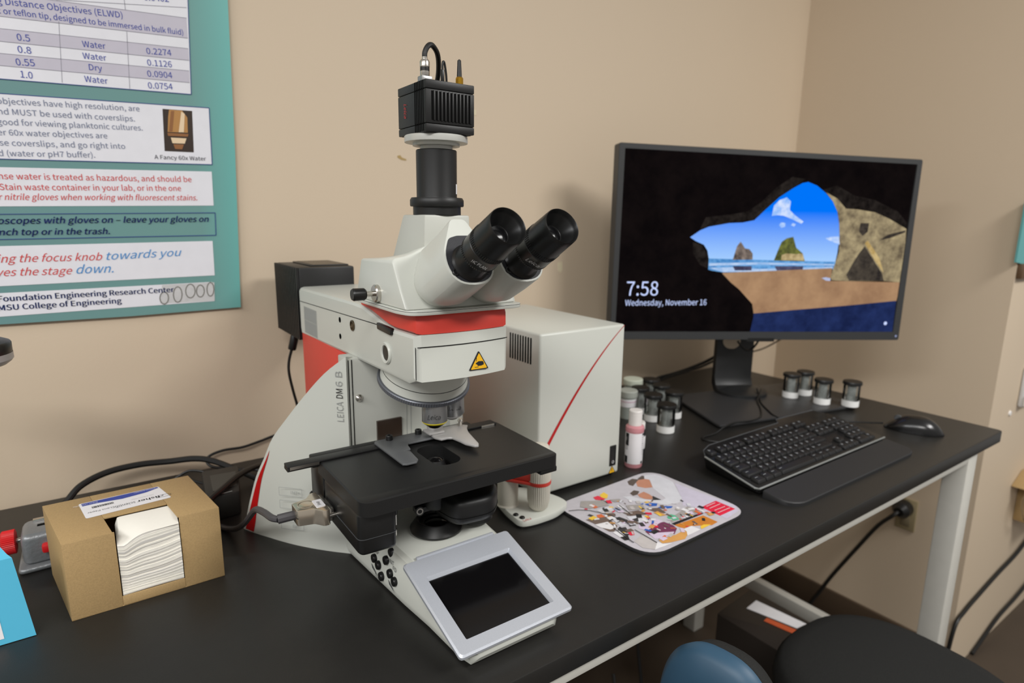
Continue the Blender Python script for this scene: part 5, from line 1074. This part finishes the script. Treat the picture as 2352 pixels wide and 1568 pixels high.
b = MB(); b.loft([[nk(s, NB-.05, z) for s, z in ((-.1, .62), (.1, .62), (.1, .80), (-.1, .80))], [nk(s, -.10, z) for s, z in ((-.1, .66), (.1, .66), (.1, .84), (-.1, .84))]], SN, bevel=.01); b.build('stand_mount', mo)
# cables about the stand
cable('monitor_cable', [(2.80, 2.50, .012), (2.86, 2.48, .04), (2.95, 2.45, .058), (3.08, 2.43, .080), (3.20, 2.40, .115), (3.27, 2.36, .16), (3.29, 2.31, .21), (3.18, 2.20, .28), (3.10, 2.12, .33), (3.08, 2.03, .42)], .010, CABLE, 'thick black cable running up from the table behind monitor stand')
cable('monitor_cable', [(2.76, 2.46, .012), (2.88, 2.44, .045), (3.02, 2.42, .066), (3.15, 2.40, .085), (3.24, 2.36, .125), (3.25, 2.28, .17), (3.18, 2.18, .24), (3.12, 2.10, .30)], .007, CABLE, 'thinner black cable beside the thick one behind monitor stand')
cable('monitor_cable', [(3.20, 2.16, .16), (3.32, 2.20, .175), (3.45, 2.24, .18), (3.56, 2.25, .182), (3.64, 2.24, .20), (3.66, 2.15, .27), (3.62, 2.0, .36), (3.45, 1.85, .45)], .005, mat('brown_grey_cable', (72, 62, 52), .5), 'thin cable looping out to the right under the monitor')
cable('monitor_cable', [(2.97, 2.02, .34), (3.0, 2.0, .30), (3.04, 1.99, .285), (3.08, 1.98, .31), (3.10, 1.97, .36), (3.05, 1.98, .40), (2.99, 2.0, .35)], .006, CABLE, 'small black cable loop right under the monitor frame')
cable('keyboard_cable', [(3.10, 1.93, .060), (3.04, 1.90, .046), (2.98, 1.87, .026), (2.86, 1.77, .024), (2.75, 1.700, .024), (2.66, 1.690, .024), (2.56, 1.715, .024), (2.46, 1.705, .022), (2.38, 1.70, .006), (2.30, 1.70, .006), (2.27, 1.67, .006), (2.32, 1.60, .006), (2.40, 1.555, .006), (2.47, 1.53, .008)], .0042, CABLE, 'thin black cable from monitor stand across its base to the keyboard')
cable('mouse_cable', [(3.09, 1.95, .062), (3.03, 1.89, .030), (2.96, 1.83, .024), (2.88, 1.74, .024), (2.83, 1.67, .022), (2.84, 1.60, .010), (2.92, 1.56, .006), (2.99, 1.52, .006), (3.06, 1.475, .006), (3.12, 1.43, .006), (3.165, 1.37, .010), (3.19, 1.305, .022)], .0042, CABLE, 'thin black mouse cable passing behind the keyboard')
# ---------------------------------------------------------------- keyboard
kb = thing('keyboard', (2.45, 1.30, 0), 'black computer keyboard with silver edge and wide palm rest', 'keyboard')
KZ = lambda y: .035+.035*(y-1.19)/.30          # top surface rises to the back
b = MB(); ko = [(1.952, 1.190), (2.945, 1.195), (2.965, 1.47), (2.925, 1.53), (2.63, 1.545), (2.60, 1.515), (2.08, 1.510), (2.02, 1.49), (1.985, 1.455)]
b.loft([[(x+(.02 if x < 2.4 else -.02), y+.0, .004) for x, y in ko], [(x, y, KZ(y)-.016) for x, y in ko], [(x, y, KZ(y)) for x, y in ko]], BLACK2, bevel=.004, ang=45); body = b.build('keyboard_body', kb)
SILE = mat('silver_edge_strip', (160, 163, 160), .35, metal=.6)
b = MB(); P = [(2.945, 1.192), (1.956, 1.187), (1.949, 1.20), (1.982, 1.452)]; b.tube([(x, y, KZ(y)-.004) for x, y in P], .0042, SILE, smooth=False); b.build('silver_edge', body)
b = MB(); P = [(1.988, 1.458), (2.02, 1.490), (2.08, 1.511), (2.60, 1.516), (2.63, 1.546), (2.925, 1.531)]; b.tube([(x, y, KZ(y)-.001) for x, y in P], .0022, GREYM, smooth=False); b.build('rear_edge', body)
LEG = mat('key_legend_grey', (150, 154, 156), .5); KEYM = mat('black_keycap', (19, 19, 20), .45)
rows = [(1.222, [1.25, 1.25, 1.25, 5.75, 1.25, 1.25, 1.25, 1.25, 0, 1, 1, 1, 0, 2, 1]), (1.266, [2.25]+[1]*10+[2.25, 0.5, -1, 1, -1, 0, 1, 1, 1]), (1.310, [1.75]+[1]*11+[2.25, 0.5, -3, 0, 1, 1, 1, 1]), (1.354, [1.5]+[1]*12+[1.5, 0, 1, 1, 1, 0, 1, 1, 1, 1]), (1.398, [1]*13+[2, 0, 1, 1, 1, 0, 1, 1, 1, 1]), (1.452, [1, -.5, 1, 1, 1, 1, -.35, 1, 1, 1, 1, -.35, 1, 1, 1, 1, 0, 1, 1, 1])]
nkey = 0; kr = random.Random(11); U1 = .0425
for y, ws_ in rows:
    x = 1.975+(y-1.20)*.09
    for w_ in ws_:
        if w_ == 0: x += .018; continue
        if w_ == .5: x += 0.0; x += .018; continue
        if w_ < 0: x += -w_*U1; continue
        wd = w_*U1
        if x+wd > 2.955: break
        b = MB(); z = KZ(y)
        b.loft([[(x+.002, y-.019, z-.001), (x+wd-.002, y-.019, z-.001), (x+wd-.002, y+.019, z+.003), (x+.002, y+.019, z+.003)], [(x+.006, y-.014, z+.012), (x+wd-.006, y-.014, z+.012), (x+wd-.006, y+.016, z+.016), (x+.006, y+.016, z+.016)]], KEYM, bevel=.0015)
        ch = kr.choice('QWERTYUIOPASDFGHJKLZXCVBNM')
        if w_ <= 1.0: 
            b.line((x+.009, y+.004, z+.0155), (x+.020, y+.005, z+.0157), .0035, (0, 0, 1), LEG); b.line((x+.012, y-.002, z+.0150), (x+.0125, y+.011, z+.0163), .003, (0, 0, 1), LEG)
        else: b.line((x+.008, y+.004, z+.0155), (x+.026, y+.004, z+.0155), .003, (0, 0, 1), LEG)
        if nkey < 100: b.build('key', kb)
        nkey += 1; x += wd
pr_ = [(1.965, 1.178), (2.942, 1.183), (2.942, 1.075), (2.90, 1.052), (2.02, 1.052), (1.968, 1.085)]
b = MB(); prr = rpoly(pr_, [.004, .004, .03, .03, .03, .03], 3)
b.loft([[(x, y, 0) for x, y in prr], [(x, y, .010+.014*(y-1.05)/.13) for x, y in prr], [(2.45+(x-2.45)*.995, 1.12+(y-1.12)*.96, .014+.014*(y-1.05)/.13) for x, y in prr]], mat('soft_black_rubber', (33, 33, 34), .55, bump=(900, .08))); b.build('palm_rest', kb)
# ---------------------------------------------------------------- mouse
ms = thing('computer_mouse', (3.27, 1.19, 0), 'black computer mouse on the table right of the keyboard', 'mouse')
ha = math.radians(112); hx = Vector((math.cos(ha), math.sin(ha), 0)); hy = Vector((-hx.y, hx.x, 0)); MC = Vector((3.262, 1.195, 0))
b = MB(); rings = []; nL = 18
for i in range(nL+1):
    t = -1+2*i/nL; L_ = t*.125; wd = .067*(1-abs(t)**3.2*.75)*(1-.06*t); h = .078*(1-.55*max(0, t)**1.6-.0*t)*(1-abs(t)**4*.85)
    if t < 0: h = .080*(1-abs(t)**2.8*.9)
    ring = []
    for k in range(15):
        a = math.pi*k/14; ring.append(MC+hx*L_+hy*(wd*math.cos(a)*(1 if math.sin(a) < .5 else .97))+Vector((0, 0, max(.002, h*math.sin(a)**.65))))
    rings.append(ring)
b.loft(rings, mat('glossy_black_plastic', (16, 16, 17), .25, spec=.6)); b.build('mouse_shell', ms, ang=60)
b = MB(); b.lathe([(0, -.010), (.016, -.010), (.017, -.006), (.017, .006), (.016, .010), (0, .010)], MC+hx*.070+Vector((0, 0, .052)), GREYM, axis=hy, n=24); b.build('scroll_wheel', ms)
# ---------------------------------------------------------------- mouse pad
pd = thing('mouse_pad', (1.55, 1.335, 0), 'mouse pad printed with a laboratory photo in front of the electronics box', 'mouse pad')
PAD_QUAD = [(1.545+(p[0]-1.545)*1.09, 1.335+(p[1]-1.335)*1.09) for p in PAD_QUAD]
pq = rpoly(PAD_QUAD, .085, 8)
b = MB(); b.prism(pq, 'z', 0, .0100, mat('black_foam_rubber', (30, 30, 31), .8), .002); b.build('foam_backing', pd)
PC = {'base': (188, 184, 190), 'skin': (186, 130, 104), 'hair': (84, 72, 64), 'coat': (206, 206, 212), 'coat2': (196, 190, 206), 'red': (214, 34, 62), 'dark': (52, 50, 50), 'blue': (44, 92, 176), 'blue2': (150, 160, 190), 'tan': (196, 122, 40), 'tan2': (206, 152, 84), 'black': (34, 32, 32), 'grey': (158, 152, 148), 'grey2': (186, 180, 178), 'green': (88, 172, 134), 'purple': (112, 52, 82), 'lilac': (206, 190, 210), 'white': (222, 220, 222), 'yellow': (230, 190, 60), 'orange': (206, 102, 50), 'brown': (106, 88, 78)}
PMt = {k: mat('pad_print_'+k, v, .5, var=(90, .12)) for k, v in PC.items()}
b = MB(); b.poly([(p[0], p[1], .0106) for p in [(1.54+(a[0]-1.54)*.992, 1.335+(a[1]-1.335)*.992) for a in pq]][::-1], PMt['base'])
for i, (k, pts) in enumerate(PAD):
    pp = [(x, y, .0109+.00003*i) for x, y in pts]
    ar = sum(pp[j-1][0]*pp[j][1]-pp[j][0]*pp[j-1][1] for j in range(len(pp)))
    b.poly(pp if ar > 0 else pp[::-1], PMt[k])
rr = random.Random(21); zt = .0109+.00003*len(PAD)
for i in range(170):        # busy glassware and tubing of the printed picture
    u, v = rr.random(), rr.random(); p = Vector((1.325+.40*u*.8, 1.17+.28*v, 0))
    x = 1.30+.36*u+.05*(1-v); y = 1.16+.30*v
    if (x-1.30)*.6+(y-1.16)*.9 > .36: continue
    s_, a = rr.uniform(.003, .014), rr.uniform(0, 6.28); e = Vector((math.cos(a), math.sin(a), 0)); f_ = Vector((-e.y, e.x, 0))*rr.uniform(.2, .8); c_ = Vector((x, y, zt+.00002*i*.1))
    b.poly([c_-e*s_-f_*s_, c_+e*s_-f_*s_, c_+e*s_+f_*s_, c_-e*s_+f_*s_], PMt[rr.choice(['white', 'coat', 'dark', 'grey', 'brown', 'white', 'grey2', 'black', 'tan2', 'red', 'lilac', 'orange'] if rr.random() > .1 else ['yellow', 'blue', 'red'])])
for ln in PAD_LINES:
    for a, c_ in zip(ln, ln[1:]): b.line((a[0], a[1], zt+.0008), (c_[0], c_[1], zt+.0008), .0035, (0, 0, 1), PMt['black'])
for a, c_ in PAD_RED: b.line((a[0], a[1], zt+.0008), (c_[0], c_[1], zt+.0008), .0022, (0, 0, 1), PMt['white'])
b.build('printed_photo', pd)
# ---------------------------------------------------------------- under the table and to the right
tw = thing('computer_tower', (2.83, 1.52, ZF), 'black computer tower on the floor under the table with a paper label on top', 'computer')
b = MB(); b.prism(rpoly([(2.64, 1.06), (2.98, 1.10), (2.98, 1.80), (2.63, 1.77)], .01), 'z', ZF, -1.10, mat('black_computer_case', (40, 34, 30), .5), .006); b.build('case', tw)
b = MB(); b.prism([(2.911, 1.717), (2.803, 1.705), (2.875, 1.454), (2.951, 1.445)], 'z', -1.0995, -1.0975, PAPERW); b.prism([(2.822, 1.593), (2.785, 1.588), (2.818, 1.44), (2.862, 1.445)], 'z', -1.0995, -1.0976, mat('orange_label', (190, 84, 44), .6)); b.build('paper_label', tw)
cable('floor_cable', [(2.30, 2.2, ZF+.3), (2.25, 2.1, ZF+.15), (2.2, 1.95, ZF+.08), (2.3, 1.75, ZF+.012), (2.5, 1.6, ZF+.012), (2.4, 1.4, ZF+.012), (2.2, 1.3, ZF+.012)], .010, CABLE, 'dark cable lying on the floor left of the computer tower')
cable('floor_cable', [(2.45, 2.4, -.3), (2.44, 2.35, -.7), (2.42, 2.2, -1.1), (2.40, 2.1, -1.5), (2.35, 1.95, ZF+.012), (2.2, 1.7, ZF+.012), (2.0, 1.6, ZF+.012)], .010, CABLE, 'dark cable hanging under the table behind the tower')
rr = random.Random(9)
for i, lb_ in enumerate(['black cable drooping behind the blue chair back, nearest the front rail', 'black cable bundle strand on the floor behind the blue chair back', 'grey-black cable looping on the floor beside the computer tower', 'black cable coiled on the floor under the middle of the table']):
    x0, y0 = 2.0+.16*i, 1.35+.12*i
    pts = [(x0+rr.uniform(-.3, .3), y0+rr.uniform(-.25, .3), ZF+.014+(rr.uniform(.0, .25) if k_ % 3 == 1 else .0)) for k_ in range(9)]
    cable('floor_cable', pts, .012, CABLE, lb_)
ps = thing('added_power_strip', (2.25, 1.75, ZF), 'long black power strip added to darken the floor under the table', 'power strip')  # invented dark item, put in to darken the space under the table
b = MB(); b.prism([(2.02, 1.60), (2.10, 1.56), (2.52, 1.95), (2.44, 1.99)], 'z', ZF, ZF+.09, BLACK2, .008); b.build('strip_body', ps)
for k_ in range(5):
    p = Vector((2.06, 1.58, 0)).lerp(Vector((2.48, 1.97, 0)), (k_+.8)/5.6)
    b = MB(); b.box(p.x-.022, p.x+.022, p.y-.022, p.y+.022, ZF+.0905, ZF+.094 if k_ % 2 else ZF+.16, ADM, .003); b.build('socket' if k_ % 2 else 'plug', ps)
ol = thing('wall_outlet', (XW-.01, 1.555, -.93), 'beige wall outlet plate low on the right wall under the table', 'outlet')
OLM = mat('almond_outlet_plate', (150, 136, 104), .5)
b = MB(); b.box(XW-.014, XW-.001, 1.50, 1.62, -1.02, -.80, OLM, .004); b.build('cover_plate', ol)
b = MB(); b.box(XW-.016, XW-.013, 1.53, 1.59, -.995, -.93, mat('outlet_face', (120, 108, 84), .5), .003); b.build('socket_face', ol)
pc = thing('plug_cord', (XW-.05, 1.57, -.88), 'black power cord plugged into the wall outlet', 'cord')
b = MB(); b.lathe([(0, 0), (.055, 0), (.058, .01), (.055, .06), (.03, .09), (0, .09)], (XW-.016, 1.572, -.865), BLACK2, axis=(-1, 0, -.1), n=24); b.build('plug', pc)
b = MB(); b.tube([(XW-.10, 1.575, -.875), (XW-.13, 1.60, -.91), (XW-.12, 1.68, -1.02), (XW-.10, 1.80, -1.25), (XW-.08, 1.95, -1.55), (XW-.08, 2.05, -1.78), (XW-.10, 2.12, ZF+.014), (XW-.25, 2.25, ZF+.014)], .013, CABLE); b.build('cord', pc)
cable('hanging_cord', [(4.26, 1.19, -1.80), (4.31, 1.185, -1.52), (4.45, 1.185, -1.46), (4.70, 1.185, -1.42), (5.0, 1.185, -1.38), (5.35, 1.18, -1.33), (5.75, 1.18, -1.22), (6.2, 1.18, -1.1)], .012, CABLE, 'upper dark cord strung along the side wall at right edge')
cable('hanging_cord', [(4.75, 1.185, ZF+.012), (4.95, 1.185, -1.86), (5.20, 1.185, -1.80), (5.55, 1.18, -1.76), (5.95, 1.18, -1.70), (6.4, 1.18, -1.6)], .012, CABLE, 'lower dark cord strung along the side wall at right edge')
# things on the side wall
np_ = MB(); np_.prism([(4.29, .796), (5.1, .70), (5.1, 1.15), (4.29, 1.135)], 'y', YE-.012, YE-.002, mat('teal_notice_paper', (92, 160, 160), .5)); tag(np_.build('wall_notice'), 'teal paper notice on the side wall at the right edge', 'notice')
b = MB(); b.box(4.36, 5.4, YE-.03, YE-.001, .70, .785, mat('brown_wood_rail', (92, 68, 44), .5), .004); tag(b.build('wooden_rail'), 'brown wooden rail on the side wall under the teal notice', 'rail')
t = thing('wall_switch', (4.9, YE-.01, 0), 'white wall control plate on the side wall right of the table corner', 'switch')
b = MB(); b.box(4.80, 5.2, YE-.035, YE-.001, -.14, .12, mat('white_switch_plastic', (206, 206, 206), .4), .012); b.build('cover_plate', t)
b = MB(); b.box(4.79, 4.86, YE-.045, YE-.034, -.13, -.06, CAPW, .006); b.build('switch_button', t)
b = MB(); b.lathe([(0, 0), (.018, 0), (.016, .008), (0, .010)], (4.69, YE, -.165), CAPW, axis=(0, -1, 0), n=18); tag(b.build('wall_hook'), 'tiny white hook on the side wall near the table corner', 'hook')
t = thing('wall_box', (5.2, YE-.1, -1.02), 'brown cardboard holder with clear wrap on the side wall at right edge', 'box')
b = MB(); b.box(5.16, 5.6, YE-.16, YE-.001, -1.03, -.78, CARD, .006); b.prism([(4.99, -.735), (5.16, -.66), (5.6, -.66), (5.6, -.775), (5.14, -.775)], 'y', YE-.17, YE-.001, CARD, .004); b.build('carton', t)
b = MB(); b.tube([(5.0, YE-.09, -.74), (4.97, YE-.08, -.83), (5.02, YE-.09, -.94), (5.12, YE-.09, -1.0)], .006, glass('clear_plastic_wrap', (235, 235, 230), .1, 1.3)); b.build('plastic_strap', t)
# ---------------------------------------------------------------- office chair
FAB = mat('black_woven_seat_fabric', (38, 38, 37), .9, bump=(700, .5), var=(500, .25), sheen=.0, spec=.2)
ch = thing('office_chair', (2.2, .72, ZF), 'office chair with blue back shell and black fabric seat at the table', 'chair')
def sup(cx, cy_, a, c_, p, n=56):
    o = []
    for i in range(n):
        t = 2*math.pi*i/n; o.append((cx+a*math.copysign(abs(math.cos(t))**(2/p), math.cos(t)), cy_+c_*math.copysign(abs(math.sin(t))**(2/p), math.sin(t))))
    return o
SX, SY, SA, SB = 2.375, .785, .405, .425
b = MB(); R_ = []
for k, z in ((.90, -.845), (.99, -.83), (1.0, -.79), (.985, -.745), (.93, -.715), (.80, -.702), (.5, -.697)): R_.append([(x, y, z) for x, y in sup(SX, SY, SA*k, SB*k, 2.5)])
b.loft(R_, FAB); b.build('seat_cushion', ch, ang=60)
BLS = mat('blue_chair_shell', (42, 74, 97), .5)
bx, by, bz = 1.162, .865, -.328
b = MB(); R_ = []; 
def bk(t, a): return None
N2 = 72
def backring(off, grow):
    pts = []
    for i in range(N2):
        t = 2*math.pi*i/N2; y = (.172+grow)*math.copysign(abs(math.cos(t))**.75, math.cos(t)); z = (.335+grow)*math.copysign(abs(math.sin(t))**.8, math.sin(t))
        pts.append((bx+off-.10*z-.35*y*y-.18*y, by-.12+y*.92, bz+z))
    return pts
b.loft([backring(-.050, -.15), backring(-.045, -.08), backring(-.028, -.02), backring(0, 0), backring(.02, -.004)], BLS); b.build('back_shell', ch, ang=60)
b = MB(); b.loft([backring(.021, -.012), backring(.028, -.008), backring(.060, -.014), backring(.078, -.04), backring(.085, -.10)], FAB); b.build('back_cushion', ch, ang=60)
b = MB(); b.tube([(1.28, .74, -.64), (1.42, .72, -.80), (1.75, .74, -.88), (2.2, .77, -.88)], .035, BLACK2); b.build('back_bar', ch)
b = MB(); b.lathe([(0, 0), (.05, 0), (.05, .55), (.035, .55), (.035, .88), (.12, .90), (.12, .93), (0, .93)], (SX, SY, ZF+.15), BLACK2, n=28); b.build('gas_column', ch)
for i in range(5):
    a = 2*math.pi*i/5+.3; e = Vector((math.cos(a), math.sin(a), 0)); c_ = Vector((SX, SY, ZF+.17))
    b = MB(); b.tube([c_, c_+e*.3+Vector((0, 0, -.01)), c_+e*.55+Vector((0, 0, -.05))], .035, BLACK2); lg = b.build('base_leg', ch)
    b = MB(); p = c_+e*.55; f_ = Vector((-e.y, e.x, 0)); b.lathe([(0, -.03), (.05, -.03), (.058, -.02), (.058, .02), (.05, .03), (0, .03)], (p.x, p.y, ZF+.058), BLACK2, axis=f_, n=20); b.build('caster', lg)
